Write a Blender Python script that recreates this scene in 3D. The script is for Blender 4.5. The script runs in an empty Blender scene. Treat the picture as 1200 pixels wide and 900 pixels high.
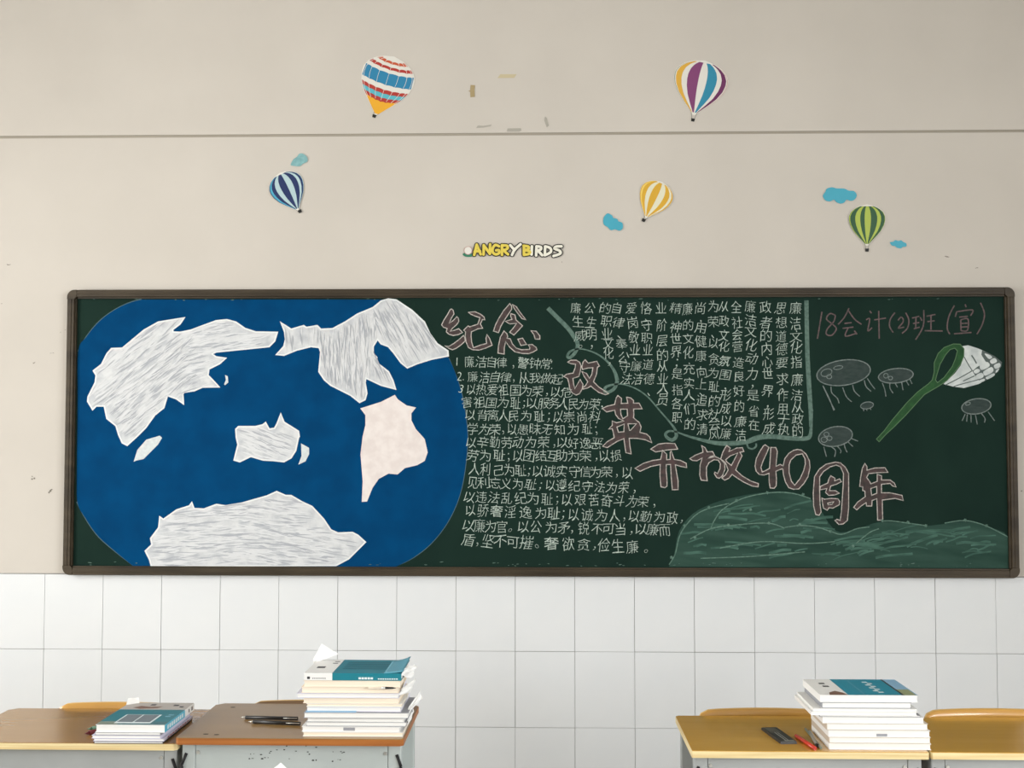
import bpy, bmesh, math, random
from mathutils import Vector, Matrix
from mathutils.geometry import tessellate_polygon
random.seed(7)
C = bpy.context.scene.collection
# ------------------------------------------------------------ camera
F = 1400.0
CX, CD, PITCH, YAW, ROLL = 0.028649612589956103, 5.057389335977335, 0.045230047541487094, 0.02591331246572163, -0.0004457938959876821
EYE = 1.54
ROT = Matrix.Rotation(YAW, 3, 'Z') @ Matrix.Rotation(PITCH, 3, 'X') @ Matrix.Rotation(ROLL, 3, 'Y')
right, fwd, up = ROT @ Vector((1,0,0)), ROT @ Vector((0,1,0)), ROT @ Vector((0,0,1))
cd = bpy.data.cameras.new('camera'); cam = bpy.data.objects.new('camera', cd); C.objects.link(cam)
cd.sensor_width = 36; cd.lens = F/1200*36; cd.clip_start = 0.05; cd.clip_end = 100
M = Matrix.Identity(4)
for i in range(3):
    M[i][0] = right[i]; M[i][1] = up[i]; M[i][2] = -fwd[i]
M.translation = Vector((CX, -CD, EYE)); cam.matrix_world = M
bpy.context.scene.camera = cam
# ------------------------------------------------------------ light
sc = bpy.context.scene
sc.view_settings.view_transform = 'Standard'; sc.view_settings.look = 'None'
sc.view_settings.gamma = 1; sc.view_settings.use_curve_mapping = False
sc.view_settings.exposure = 0.58
wd = bpy.data.worlds.new('sky'); sc.world = wd; wd.use_nodes = True
wd.node_tree.nodes['Background'].inputs[0].default_value = (0.85, 0.93, 1.0, 1)
wd.node_tree.nodes['Background'].inputs[1].default_value = 1.0
def window_light(name, x, y, z, w, h, rz, power, col, tilt=73):
    l = bpy.data.lights.new(name, 'AREA'); l.shape = 'RECTANGLE'; l.size = w; l.size_y = h
    l.energy = power; l.color = col
    o = bpy.data.objects.new(name, l); C.objects.link(o); o.location = (x, y, z)
    o.rotation_euler = (math.radians(tilt), 0, math.radians(rz))
    return o
ROOM_X, ROOM_Y, ROOM_Z = 3.9, -8.6, 3.75
WINY = [(-7.9, -6.3), (-5.5, -3.9), (-3.1, -1.5)]
WZ0, WZ1 = 0.9, 2.75
for i, (a, b) in enumerate(WINY):
    window_light('daylight_left', -ROOM_X-0.12, (a+b)/2, (WZ0+WZ1)/2, b-a, WZ1-WZ0, -90, (34, 34, 74)[i], (1.0, 0.98, 0.94))
    window_light('daylight_right', ROOM_X+0.12, (a+b)/2, (WZ0+WZ1)/2, b-a, WZ1-WZ0, 90, (165, 88, 2)[i], (0.97, 0.985, 1.0))
# ------------------------------------------------------------ pixel (1200x900) to a point on a real surface
def ray(px, py):
    return ROT @ Vector(((px-600)/F, 1, (450-py)/F))
def W(px, py, y=0.0):                      # on a wall-parallel surface
    d = ray(px, py); t = (y+CD)/d[1]
    return Vector((CX+t*d[0], y, EYE+t*d[2]))
def T(px, py, z):                          # on a level surface
    d = ray(px, py); t = (z-EYE)/d[2]
    return Vector((CX+t*d[0], -CD+t*d[1], z))
# ------------------------------------------------------------ materials
def lin(c): return tuple((v/255/12.92 if v/255 <= .04045 else ((v/255+.055)/1.055)**2.4) for v in c) + (1,)
MATS = {}
def mat(name, rgb, rough=0.6, rgb2=None, scale=(8,8,8), detail=4, lo=0.35, hi=0.65, metal=0, bump=0, spec=0.5, coat=0, rot=(0,0,0), bscale=None):
    if name in MATS: return MATS[name]
    m = bpy.data.materials.new(name); m.use_nodes = True; nt = m.node_tree; b = nt.nodes['Principled BSDF']
    b.inputs['Base Color'].default_value = lin(rgb); b.inputs['Roughness'].default_value = rough
    b.inputs['Metallic'].default_value = metal; b.inputs['Specular IOR Level'].default_value = spec
    b.inputs['Coat Weight'].default_value = coat; b.inputs['Coat Roughness'].default_value = 0.12
    if rgb2 or bump:
        tc = nt.nodes.new('ShaderNodeTexCoord'); mp = nt.nodes.new('ShaderNodeMapping')
        mp.vector_type = 'TEXTURE' if rot != (0,0,0) else 'POINT'
        no = nt.nodes.new('ShaderNodeTexNoise'); no.inputs['Detail'].default_value = detail; no.inputs['Scale'].default_value = 1
        nt.links.new(tc.outputs['Object'], mp.inputs[0]); nt.links.new(mp.outputs[0], no.inputs['Vector'])
        mp.inputs['Rotation'].default_value = rot
        if rot != (0,0,0): mp.inputs['Scale'].default_value = tuple(1/s for s in scale)
        else: mp.inputs['Scale'].default_value = scale
        if rgb2:
            r = nt.nodes.new('ShaderNodeValToRGB'); r.color_ramp.elements[0].position = lo; r.color_ramp.elements[1].position = hi
            r.color_ramp.elements[0].color = lin(rgb); r.color_ramp.elements[1].color = lin(rgb2)
            nt.links.new(no.outputs['Fac'], r.inputs[0]); nt.links.new(r.outputs[0], b.inputs['Base Color'])
        if bump:
            bn = nt.nodes.new('ShaderNodeBump'); bn.inputs['Strength'].default_value = bump; bn.inputs['Distance'].default_value = 0.002
            nt.links.new(no.outputs['Fac'], bn.inputs['Height']); nt.links.new(bn.outputs[0], b.inputs['Normal'])
    MATS[name] = m; return m
plaster = mat('plaster', (206,200,191), .92, (200,194,185), (1.6,1.6,1.6), 6, bump=.15)
tilem = mat('tile_glaze', (228,230,231), .5, (224,227,229), (3,3,3), 3, spec=.35)
grout = mat('grout', (176,176,174), .95, (156,154,150), (6,6,6), 6)
board = mat('blackboard_green', (23,43,37), .8, (27,48,41), (5,1,3), 6, spec=.08)
framem = mat('frame_brown', (50,42,30), .5, (70,60,45), (3,20,20), 5, spec=.3)
framed = mat('frame_dark', (42,36,26), .5)
ocean = mat('ocean_paint', (0,68,115), .8, (0,60,104), (9,9,9), 6, bump=.3, spec=.06)
ocean_edge = mat('ocean_edge', (70,100,108), .8)
def chalk(name, col, amount=.8, scale=(60,60,60), base=(24,45,39), lo=.25, hi=.6, rot=(0,0,0)):
    c1 = tuple(base[i]+(col[i]-base[i])*amount*.6 for i in range(3)); c2 = tuple(base[i]+(col[i]-base[i])*amount for i in range(3))
    return mat(name, c1, .95, c2, scale, 5, lo, hi, spec=.05, rot=rot)
ch_text = chalk('chalk_white', (192,206,196), 1.0, (130,130,130))
ch_outline = chalk('chalk_pale_outline', (196,188,182), 1.0, (90,90,90))
ch_mauve = chalk('chalk_mauve', (96,76,77), .9, (50,50,50), lo=.3, hi=.7)
ch_ribbon = chalk('chalk_grey_green', (112,136,126), .88, (70,70,70))
ch_head = chalk('chalk_dull_pink', (122,100,102), .9, (90,90,90))
ch_jelly = chalk('chalk_grey_smear', (82,88,88), .72, (40,40,90), lo=.25, hi=.75)
ch_jout = chalk('chalk_grey_line', (138,146,144), .9, (90,90,90))
ch_hill = chalk('chalk_hill_smear', (64,92,82), .85, (4,30,22), lo=.35, hi=.68, rot=(0,.12,0))
ch_hillline = chalk('chalk_hill_line', (120,150,136), .85, (90,90,90))
ch_smear = chalk('chalk_hill_stroke', (96,134,120), .8, (14,60,60), lo=.35, hi=.7)
ch_net = mat('chalk_green_paint', (36,84,42), .9, (28,68,36), (50,50,50))
ch_netedge = mat('chalk_green_edge', (84,116,82), .9)
netwhite = mat('net_white', (212,218,216), .85, (184,192,192), (30,30,30))
netline = mat('net_dark_line', (84,96,94), .9)
papertex = lambda n, a: mat(n, (216,218,219), .8, (184,188,193), (25,25,25), 5, .35, .7, bump=.25)
# ------------------------------------------------------------ object helpers
def link(name, mesh, m, parent=None, **props):
    o = bpy.data.objects.new(name, mesh); C.objects.link(o)
    if m is not None:
        for k in (m if isinstance(m, (list, tuple)) else [m]): mesh.materials.append(k)
    if parent is not None: o.parent = parent
    for k, v in props.items(): o[k] = v
    return o
def thing(name, label, cat, loc=(0,0,0), rz=0, group=None):
    o = bpy.data.objects.new(name, None); C.objects.link(o); o.location = loc; o.rotation_euler = (0,0,rz)
    o.empty_display_size = .05
    o['label'] = label; o['category'] = cat
    if group: o['group'] = group
    return o
def tag(o, label, cat, group=None):
    o['label'] = label; o['category'] = cat
    if group: o['group'] = group
    return o
def box(bm, x0, x1, y0, y1, z0, z1, bev=0):
    vs = [bm.verts.new(p) for p in ((x0,y0,z0),(x1,y0,z0),(x1,y1,z0),(x0,y1,z0),(x0,y0,z1),(x1,y0,z1),(x1,y1,z1),(x0,y1,z1))]
    fs = [bm.faces.new([vs[i] for i in f]) for f in ((0,3,2,1),(4,5,6,7),(0,1,5,4),(1,2,6,5),(2,3,7,6),(3,0,4,7))]
    if bev:
        es = set(e for f in fs for e in f.edges)
        bmesh.ops.bevel(bm, geom=list(es), offset=bev, segments=2, affect='EDGES', profile=.5)
def fin(bm, name, m, parent=None, smooth=False, **props):
    me = bpy.data.meshes.new(name); bmesh.ops.recalc_face_normals(bm, faces=bm.faces) if False else None
    bm.to_mesh(me); bm.free()
    if smooth:
        for p in me.polygons: p.use_smooth = True
    return link(name, me, m, parent, **props)
def boxo(name, dims, m, parent=None, bev=0, **props):
    bm = bmesh.new(); box(bm, *dims, bev=bev); return fin(bm, name, m, parent, **props)
def tube(bm, p0, p1, r0, r1=None, n=10, caps=True):
    r1 = r0 if r1 is None else r1; p0, p1 = Vector(p0), Vector(p1); d = (p1-p0).normalized()
    a = d.orthogonal().normalized(); b = d.cross(a)
    A = [bm.verts.new(p0+(a*math.cos(2*math.pi*i/n)+b*math.sin(2*math.pi*i/n))*r0) for i in range(n)]
    B = [bm.verts.new(p1+(a*math.cos(2*math.pi*i/n)+b*math.sin(2*math.pi*i/n))*r1) for i in range(n)]
    for i in range(n):
        f = bm.faces.new((A[i], A[(i+1)%n], B[(i+1)%n], B[i])); f.smooth = True
    if caps: bm.faces.new(A[::-1]); bm.faces.new(B)
def prism(bm, pts, z0, z1):                # outline in x,y
    A = [bm.verts.new((x,y,z0)) for x,y in pts]; B = [bm.verts.new((x,y,z1)) for x,y in pts]; n = len(pts)
    bm.faces.new(A[::-1]); bm.faces.new(B)
    for i in range(n): bm.faces.new((A[i], A[(i+1)%n], B[(i+1)%n], B[i]))
# ---- flat artwork lying on the wall or board (outlines in photograph pixels, put on the real surface)
class Art:
    def __init__(s, y): s.y = y; s.v = []; s.f = []; s.mi = []; s.cur = 0; s.k = 0
    def poly(s, contours, y=None):
        s.k += 1; y = (s.y if y is None else y)-s.k*2.5e-6
        cs = [[Vector((a, b, 0)) for a, b in c] for c in contours]
        tri = tessellate_polygon(cs); flat = [p for c in cs for p in c]; k = len(s.v)
        s.v += [W(p[0], p[1], y) for p in flat]
        for t in tri:
            a, b, c = [flat[i] for i in t]
            cr = (b[0]-a[0])*(c[1]-a[1])-(b[1]-a[1])*(c[0]-a[0])
            t = t if cr < 0 else t[::-1]
            s.f.append(tuple(k+i for i in t)); s.mi.append(s.cur)
    def ribbon(s, pts, w, closed=False, y=None):
        s.k += 1; y = (s.y if y is None else y)-s.k*2.5e-6; n = len(pts)
        if n < 2: return
        ws = w if isinstance(w, (list, tuple)) else [w]*n
        k = len(s.v)
        for i in range(n):
            p = pts[i]
            a = pts[(i-1) % n] if (closed or i) else pts[0]; b = pts[(i+1) % n] if (closed or i < n-1) else pts[-1]
            def nrm(u, v):
                dx, dy = v[0]-u[0], v[1]-u[1]; L = math.hypot(dx, dy) or 1; return dx/L, dy/L
            d0 = nrm(a, p) if a != p else nrm(p, b); d1 = nrm(p, b) if b != p else d0
            nx, ny = -(d0[1]+d1[1]), d0[0]+d1[0]; L = math.hypot(nx, ny)
            if L < .3: nx, ny = -d1[1], d1[0]; L = 1
            sc_ = min(1.6, 2/L); nx, ny = nx/L*sc_, ny/L*sc_; h = ws[i]/2
            s.v += [W(p[0]-nx*h, p[1]-ny*h, y), W(p[0]+nx*h, p[1]+ny*h, y)]
        for i in range(n if closed else n-1):
            j = (i+1) % n; s.f.append((k+2*i, k+2*i+1, k+2*j+1, k+2*j)); s.mi.append(s.cur)
    def raw(s, verts, faces, fn):
        k = len(s.v); s.v += [fn(v) for v in verts]
        for f in faces: s.f.append(tuple(k+i for i in f)); s.mi.append(s.cur)
    def make(s, name, mats, parent=None, thick=0, **props):
        me = bpy.data.meshes.new(name); me.from_pydata([tuple(v) for v in s.v], [], s.f)
        o = link(name, me, mats, parent, **props)
        for i, p in enumerate(me.polygons): p.material_index = s.mi[i]
        if thick:
            md = o.modifiers.new('thickness', 'SOLIDIFY'); md.thickness = thick; md.offset = 0
        return o
def Z(ox, oy, s, pts): return [(ox+x/s, oy+y/s) for x, y in pts]
def smooth(pts, n=5, closed=False):
    out = []; N = len(pts)
    for i in range(N if closed else N-1):
        g = lambda k: pts[k % N] if closed else pts[max(0, min(N-1, k))]
        p0, p1, p2, p3 = g(i-1), g(i), g(i+1), g(i+2)
        for j in range(n):
            t = j/n
            out.append(tuple(.5*((2*p1[c])+(-p0[c]+p2[c])*t+(2*p0[c]-5*p1[c]+4*p2[c]-p3[c])*t*t+(-p0[c]+3*p1[c]-3*p2[c]+p3[c])*t**3) for c in range(len(p1))))
    if not closed: out.append(tuple(pts[-1]))
    return out
def ellipse(cx, cy, rx, ry, rot=0, n=28):
    c, s_ = math.cos(math.radians(rot)), math.sin(math.radians(rot))
    return [(cx+rx*math.cos(t)*c-ry*math.sin(t)*s_, cy+rx*math.cos(t)*s_+ry*math.sin(t)*c) for t in [2*math.pi*i/n for i in range(n)]]
# ============================================================ ROOM
TOPT, ROWH, SEAM = 0.9615, 0.3156, 2.84
bm = bmesh.new()
box(bm, -ROOM_X, ROOM_X, .006, .25, 0, TOPT)
box(bm, -ROOM_X, ROOM_X, .003, .25, TOPT+.0035, SEAM-.0055)
box(bm, -ROOM_X, ROOM_X, .009, .25, TOPT, TOPT+.0035)
box(bm, -ROOM_X, ROOM_X, .006, .25, SEAM-.0055, SEAM+.0055)
box(bm, -ROOM_X, ROOM_X, 0.001, .25, SEAM+.0055, ROOM_Z)
wall = fin(bm, 'wall_back', [plaster, grout, mat('seam_grey', (164,157,144), .95)], None, kind='structure')
for p in wall.data.polygons:
    zs = [wall.data.vertices[i].co.z for i in p.vertices]
    p.material_index = 1 if max(zs) < TOPT+.004 else (2 if (min(zs) > SEAM-.006 and max(zs) < SEAM+.006) else 0)
bm = bmesh.new(); g = .0009; box(bm, g, .25-g, 0, .0075, g, ROWH-g, bev=.0006)
tme = bpy.data.meshes.new('tile'); bm.to_mesh(tme); bm.free(); tme.materials.append(tilem)
k0 = -15
for r in range(3):
    for k in range(k0, 17):
        x = -0.088+k*.25
        if x < -ROOM_X or x+.25 > ROOM_X: continue
        o = bpy.data.objects.new('tile', tme); C.objects.link(o); o.parent = wall
        o.location = (x+random.uniform(-.0004,.0004), random.uniform(-.0005,.0003), TOPT-(r+1)*ROWH+random.uniform(-.0004,.0004))
        o.rotation_euler = (random.uniform(-.0012,.0012), 0, random.uniform(-.0015,.0015))
terr = mat('terrazzo', (150,146,138), .45, (120,117,110), (40,40,40), 8)
boxo('floor', (-ROOM_X-.25, ROOM_X+.25, ROOM_Y-.25, .25, -.15, 0), terr, None, kind='structure')
white = mat('ceiling_paint', (196,193,187), .95)
boxo('ceiling', (-ROOM_X-.25, ROOM_X+.25, ROOM_Y-.25, .25, ROOM_Z, ROOM_Z+.15), white, None, kind='structure')
boxo('wall_front', (-ROOM_X-.25, ROOM_X+.25, ROOM_Y-.25, ROOM_Y, 0, ROOM_Z), plaster, None, kind='structure')
alum = mat('window_aluminium', (190,192,194), .4, metal=.6)
wn = 1
for side, s in (('left', -1), ('right', 1)):
    bm = bmesh.new(); xa, xb = sorted((s*ROOM_X, s*(ROOM_X+.25)))
    box(bm, xa, xb, ROOM_Y, .25, 0, WZ0); box(bm, xa, xb, ROOM_Y, .25, WZ1, ROOM_Z)
    ys = [ROOM_Y]+[v for ab in WINY for v in ab]+[.25]
    for i in range(0, len(ys), 2): box(bm, xa, xb, ys[i], ys[i+1], WZ0, WZ1)
    fin(bm, 'wall_'+side, plaster, None, kind='structure')
    for a, b in WINY:
        bm = bmesh.new(); x0, x1 = s*(ROOM_X+.14)-.02, s*(ROOM_X+.14)+.02
        x0 += s*.03; x1 += s*.03
        for (u0, u1, w0, w1) in ((a, b, WZ0, WZ0+.05), (a, b, WZ1-.05, WZ1), (a, a+.05, WZ0, WZ1), (b-.05, b, WZ0, WZ1), ((a+b)/2-.025, (a+b)/2+.025, WZ0, WZ1)):
            box(bm, x0, x1, u0, u1, w0, w1)
        wf = fin(bm, 'window_%d' % wn, alum, None, kind='structure'); wn += 1
# faint scuffs on the plaster
bm = bmesh.new()
scuffm = mat('scuff_grey', (120,114,104), .95)
A = Art(.0022)
for (x, y, a, b) in ((9,310,3,1),(40,560,2.4,3.4),(59,576,3.4,3.4),(40,425,1.6,2.2),(71,389,.8,1.2),(76,387,.8,.8),(61,414,2,.8),(2,356,1,1),(1108,301,4,1),(1145,314,3,1),(659,307,1,1),(1198,575,2,1.5)):
    for j in range(3):
        A.poly([ellipse(x+random.uniform(-a,a), y+random.uniform(-b,b)*.7, a*random.uniform(.2,.6), b*random.uniform(.15,.4), random.uniform(-30,30), 7)])
A.make('scuff_marks', scuffm, wall, kind='stuff')
# ============================================================ BLACKBOARD
BT, BB = 2.1713, 0.9617                    # outer top and bottom of the frame
BY = -0.012
bb = thing('blackboard', 'long green blackboard with painted world map, chalk writing and brown rounded frame', 'blackboard', (0,0,BB))
def bch(o): o.location = o.location - Vector((0,0,BB)); return o
FW = .037
bch(boxo('board_panel', (-2+.02, 2-.02, BY, .003, BB+.02, BT-.02), board, bb))
# frame: stepped rails and rounded corner caps
def rail(name, x0, x1, z0, z1, horiz, out):
    bm = bmesh.new()
    if horiz:
        box(bm, x0, x1, -.034, .002, z0, z1, bev=.003)
        zi = z0 if out > 0 else z1-.011
        box(bm, x0, x1, -.025, .001, (z0-.006 if out > 0 else z1), (z0 if out > 0 else z1+.006))
    else:
        box(bm, x0, x1, -.034, .002, z0, z1, bev=.003)
        box(bm, (x0-.006 if out > 0 else x1), (x0 if out > 0 else x1+.006), -.025, .001, z0, z1)
    # ridge
    if horiz:
        zm = (z0+z1)/2; box(bm, x0, x1, -.037, -.033, zm-.004, zm+.004, bev=.0015)
    else:
        xm = (x0+x1)/2; box(bm, xm-.004, xm+.004, -.037, -.033, z0, z1, bev=.0015)
    bch(fin(bm, name, framem, bb))
RC = .03
rail('frame_rail', -2+RC+.01, 2-RC-.01, BT-FW+.006, BT, True, 1)
rail('frame_rail', -2+RC+.01, 2-RC-.01, BB, BB+FW-.006, True, -1)
rail('frame_rail', 2-FW+.006, 2, BB+RC+.01, BT-RC-.01, False, 1)
rail('frame_rail', -2, -2+FW-.006, BB+RC+.01, BT-RC-.01, False, -1)
for sx in (-1, 1):
    for sz in (-1, 1):
        ox, oz = sx*2, (BT if sz > 0 else BB); bm = bmesh.new(); pts = []
        R_, e = RC+.002, RC+.0105
        for i in range(9):
            t = math.pi/2*i/8; pts.append((R_-R_*math.cos(t), R_-R_*math.sin(t)))
        pts += [(e, 0), (e, FW-.0055), (FW+.001, FW-.0045), (FW-.0045, FW+.001), (FW-.0055, e), (0, e)]
        A_ = [bm.verts.new((ox-sx*a, -.0355, oz-sz*b)) for a, b in pts]; B_ = [bm.verts.new((ox-sx*a, .002, oz-sz*b)) for a, b in pts]
        n = len(pts); bm.faces.new(A_); bm.faces.new(B_[::-1])
        for i in range(n): bm.faces.new((A_[i], B_[i], B_[(i+1) % n], A_[(i+1) % n]))
        bmesh.ops.recalc_face_normals(bm, faces=bm.faces)
        bch(fin(bm, 'corner_cap', framem, bb))
def bart(A, name, mats, **p): return bch(A.make(name, mats, bb, **p))
def L(n): return BY-.00035*n              # paint layers
# painted globe
gl = [(91.5,351),(455,351),(480,368),(505,393),(526,420),(540,457),(547,497),(547.5,527),(541,572),(528,606),(508,634),(485,653),(462,665)]
left = [(158,665),(130,642),(113,626),(100,607),(91,590),(90,560),(91,470),(91.5,412),(101,395),(116,377),(133,364),(150,355.5),(166,351)]
glc = [(166,350),(330,350)]+gl[1:]+left[:-1]
A = Art(L(.6)); A.ribbon(smooth([(91.5,412),(101,395),(116,377),(133,364),(150,355.5),(166,350.5)]), 1.6); A.ribbon(smooth([(90,588),(100,607),(113,626),(130,642),(158,664)]), 1.6)
A.ribbon(smooth([(526,420),(540,457),(547,497),(547.5,527),(541,572),(528,606),(508,634),(485,653),(462,664)]), 1.4)
bart(A, 'globe_outline', ocean_edge)
A = Art(L(1)); A.poly([smooth(gl[1:], 4)[:-1]+[(462,665)]+smooth(left, 4)[:]]); bart(A, 'painted_ocean', ocean, label='deep blue painted ocean disc')
na = Z(80,330,4.736, [(645,200),(620,235),(580,265),(580,280),(620,282),(680,270),(760,240),(820,218),(880,212),(930,225),(980,260),(1040,280),(1160,282),(1145,330),(1115,360),(1000,372),(820,390),(798,402),(820,418),(875,425),(840,455),(780,485),(775,520),(800,545),(838,585),(745,585),(700,605),(635,615),(640,680),(600,650),(550,632),(530,700),(480,740),(430,810),(380,860),(327,908),(300,895),(280,850),(265,800),(215,760),(200,690),(155,690),(135,710),(108,665),(110,640),(150,560),(155,520),(140,495),(185,460),(215,400),(240,372),(300,370),(360,320),(420,270),(500,225)])
isl = Z(80,330,4.736, [(870,518),(885,525),(888,560),(870,575),(865,570),(875,545)])
isl2 = Z(70,500,4.736, [(410,195),(430,130),(480,72),(555,50),(568,62),(545,100),(465,180),(425,188)])
ea = Z(320,330,4.736, [(42,225),(100,265),(170,245),(185,255),(245,245),(265,265),(330,262),(400,225),(470,180),(555,145),(600,108),(640,97),(685,103),(770,160),(840,225),(870,290),(910,345),(970,385),(972,412),(880,430),(800,455),(745,478),(710,450),(670,395),(640,360),(600,345),(580,320),(555,360),(555,400),(575,420),(575,450),(640,500),(665,550),(680,597),(600,575),(515,535),(510,560),(520,620),(510,655),(480,670),(430,630),(380,605),(320,575),(285,545),(255,500),(265,390),(255,365),(210,360),(130,380),(60,408),(18,405),(60,360),(70,320),(65,280)])
q = 757.8
af = Z(320,330,4.736, [(488,705),(600,670),(675,632),(690,655),(740,690),(790,700),(765,730),(765,770),(790,820),(835,870),(840,q+120),(855,q+190),(840,q+235),(800,q+258),(730,q+275),(690,q+310),(640,q+305),(585,q+335),(550,q+385),(520,q+460),(495,q+462),(500,q+350),(488,q+200),(500,q+100),(515,q+40),(515,740)])
au = [(276.4,503),(279.5,500),(299.6,500),(308,497.9),(311.2,495.3),(315.4,503),(321.8,502),(325,496),(329,484.6),(332.7,494.7),(349.6,505.3),(350.6,511.6),(349.6,513.2),(346.4,528),(341,536.5),(332.7,541),(320,539.6),(308.6,539),(293.8,534.8),(281,541),(274.4,539),(279,521),(277,512.7)]
nz = Z(320,490,4.736, [(155,140),(200,165),(200,200),(180,240),(140,258),(158,210)])
ant = Z(70,500,4.736, [(508,772),(500,740),(475,690),(512,655),(505,620),(550,560),(555,500),(575,515),(650,462),(720,440),(733,420),(745,455),(800,458),(870,432),(920,440),(1010,425),(1150,385)])+Z(320,490,4.736, [(20,408),(70,430),(100,430),(160,465),(215,490),(280,560),(320,620),(360,638),(440,635),(470,650),(512,688),(470,730),(420,780),(350,817)])
brush_edge = mat('continent_edge', (226,230,230), .85)
def strokes(Ar, contour, ang, n, Lr, wr, seed, jig=8):
    rnd = random.Random(seed)
    xs = [p[0] for p in contour]; ys = [p[1] for p in contour]
    def inside(x, y):
        c = False; j = len(contour)-1
        for i in range(len(contour)):
            xi, yi = contour[i]; xj, yj = contour[j]
            if (yi > y) != (yj > y) and x < (xj-xi)*(y-yi)/(yj-yi)+xi: c = not c
            j = i
        return c
    k = 0; t = 0
    while k < n and t < n*12:
        t += 1; x, y = rnd.uniform(min(xs), max(xs)), rnd.uniform(min(ys), max(ys)); a = math.radians(ang(x, y)+rnd.uniform(-jig, jig)); l = rnd.uniform(*Lr)/2
        p = [(x+math.cos(a)*l*u, y+math.sin(a)*l*u+rnd.uniform(-.4, .4)) for u in (-1, -.4, .3, 1)]
        if all(inside(*v) for v in p):
            w_ = rnd.uniform(*wr); Ar.cur = rnd.choice((0, 0, 1)) ; Ar.ribbon(p, [.3, w_, w_*.8, .2], y=L(3+rnd.random()*.8)); k += 1
st_l = mat('brush_white', (218,220,222), .8); st_d = mat('brush_grey', (172,176,183), .8)
for contour, ang, m, ns, sd, lb in (
    (na, lambda x, y: -38 if x < 220 else -12, papertex('continent_paint_a', .7), 520, 1, 'white brushed landmass at upper left of the map'),
    (ea, lambda x, y: 88 if x < 440 else 62, papertex('continent_paint_b', -1.4), 460, 2, 'white brushed landmass running off the top edge of the map'),
    (ant, lambda x, y: 6 if x > 290 else -4, papertex('continent_paint_c', .03), 520, 3, 'white brushed landmass along the bottom frame'),
    (au, lambda x, y: 20, papertex('continent_paint_d', .3), 90, 4, 'small white landmass in the middle of the map')):
    A = Art(L(2)); A.poly([contour]); A.cur = 2; A.ribbon(contour, 1.8, closed=True, y=L(2.5))
    A.cur = 0; strokes(A, contour, ang, ns, (9, 34), (.7, 2.0), sd)
    for i, p in enumerate(A.f):
        pass
    n0 = None
    # material slots: base paint 3, strokes 0/1, edge 2
    cnt = len(tessellate_polygon([[Vector((a, b, 0)) for a, b in contour]]))
    for i in range(cnt): A.mi[i] = 3
    bart(A, 'painted_continent', [st_l, st_d, brush_edge, m], label=lb)
A = Art(L(2)); A.poly([af]); A.ribbon(af, 1.2, closed=True, y=L(2.4)); bart(A, 'painted_continent', mat('continent_cream', (232,224,220), .85, (222,212,208), (30,30,30)), label='plain cream landmass without brush strokes')
for c_, lb in ((isl, 'tiny white island sliver'), (isl2, 'small white leaf-shaped island'), (nz, 'small pale crescent island')):
    A = Art(L(2)); A.poly([c_]); bart(A, 'painted_island', mat('island_paint', (214,222,222), .85, (200,206,208), (60,60,60)), label=lb)
# big title characters, traced with their outlines
def bigchar(o, contours, label):
    ox, oy, s = o; A = Art(L(1.2))
    for c in contours:
        rings = [Z(ox, oy, s, r) for r in (c if isinstance(c[0], list) else [c])]
        A.cur = 0; A.poly(rings)
        A.cur = 1
        for r in rings: A.ribbon(r, 1.05, closed=True, y=L(2))
    bart(A, 'chalk_character', [ch_mauve, ch_outline], label=label)
bigchar((510,350,12.857), [
 [(245,155),(270,175),(283,230),(245,290),(210,370),(265,335),(325,272),(350,295),(355,345),(320,395),(255,450),(228,490),(280,480),(355,452),(412,510),(350,540),(270,555),(205,535),(168,500),(180,450),(125,430),(97,395),(130,325),(185,240),(225,165)],
 [(425,555),(445,580),(450,640),(390,695),(320,745),(260,770),(210,750),(145,710),(205,720),(280,675),(360,615)],
 [(500,205),(600,197),(680,232),(735,275),(748,318),(712,315),(680,380),(715,445),(640,455),(545,500),(540,560),(548,650),(575,740),(680,700),(775,675),(765,600),(780,540),(820,600),(858,700),(760,745),(660,775),(560,768),(500,735),(465,650),(452,560),(458,500),(430,475),(495,410),(520,425),(640,385),(655,345),(675,285),(600,262),(540,235)]], 'mauve outlined title character 纪')
bigchar((570,350,12.857), [
 [(352,75),(380,110),(380,160),(320,250),(260,340),(215,420),(183,512),(108,488),(135,400),(185,300),(260,180)],
 [(390,85),(450,120),(500,195),(595,318),(535,300),(480,230),(420,150)],
 [(370,225),(430,245),(445,320),(545,408),(480,480),(415,548),(350,505),(400,450),(455,372),(350,380),(285,340),(385,312),(365,260)],
 [(265,487),(310,530),(320,570),(310,595),(360,605),(390,680),(450,745),(530,770),(650,765),(655,735),(632,695),(690,690),(750,735),(762,770),(700,805),(640,828),(540,825),(430,800),(350,730),(290,645),(270,740),(268,835),(175,820),(180,720),(210,580)],
 [(475,610),(545,595),(605,690),(520,705)], [(672,483),(750,490),(805,560),(805,610),(735,608),(715,540)]], 'mauve outlined title character 念')
bigchar((655,410,12.857), [
 [(130,185),(180,155),(260,155),(310,185),(335,240),(320,330),(300,400),(210,430),(222,520),(240,585),(320,445),(362,520),(350,590),(310,660),(260,680),(200,650),(165,590),(150,500),(130,430),(70,400),(120,365),(215,350),(245,270),(250,215),(190,210)],
 [(395,150),(440,200),(570,172),(610,245),(580,260),(565,370),(520,480),(600,560),(700,625),(750,660),(700,675),(600,640),(520,580),(480,545),(430,575),(365,590),(355,570),(400,540),(435,480),(380,400),(345,325),(415,355),(460,430),(495,370),(512,270),(440,272),(355,295),(345,255),(365,180)]], 'mauve outlined title character 改')
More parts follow.
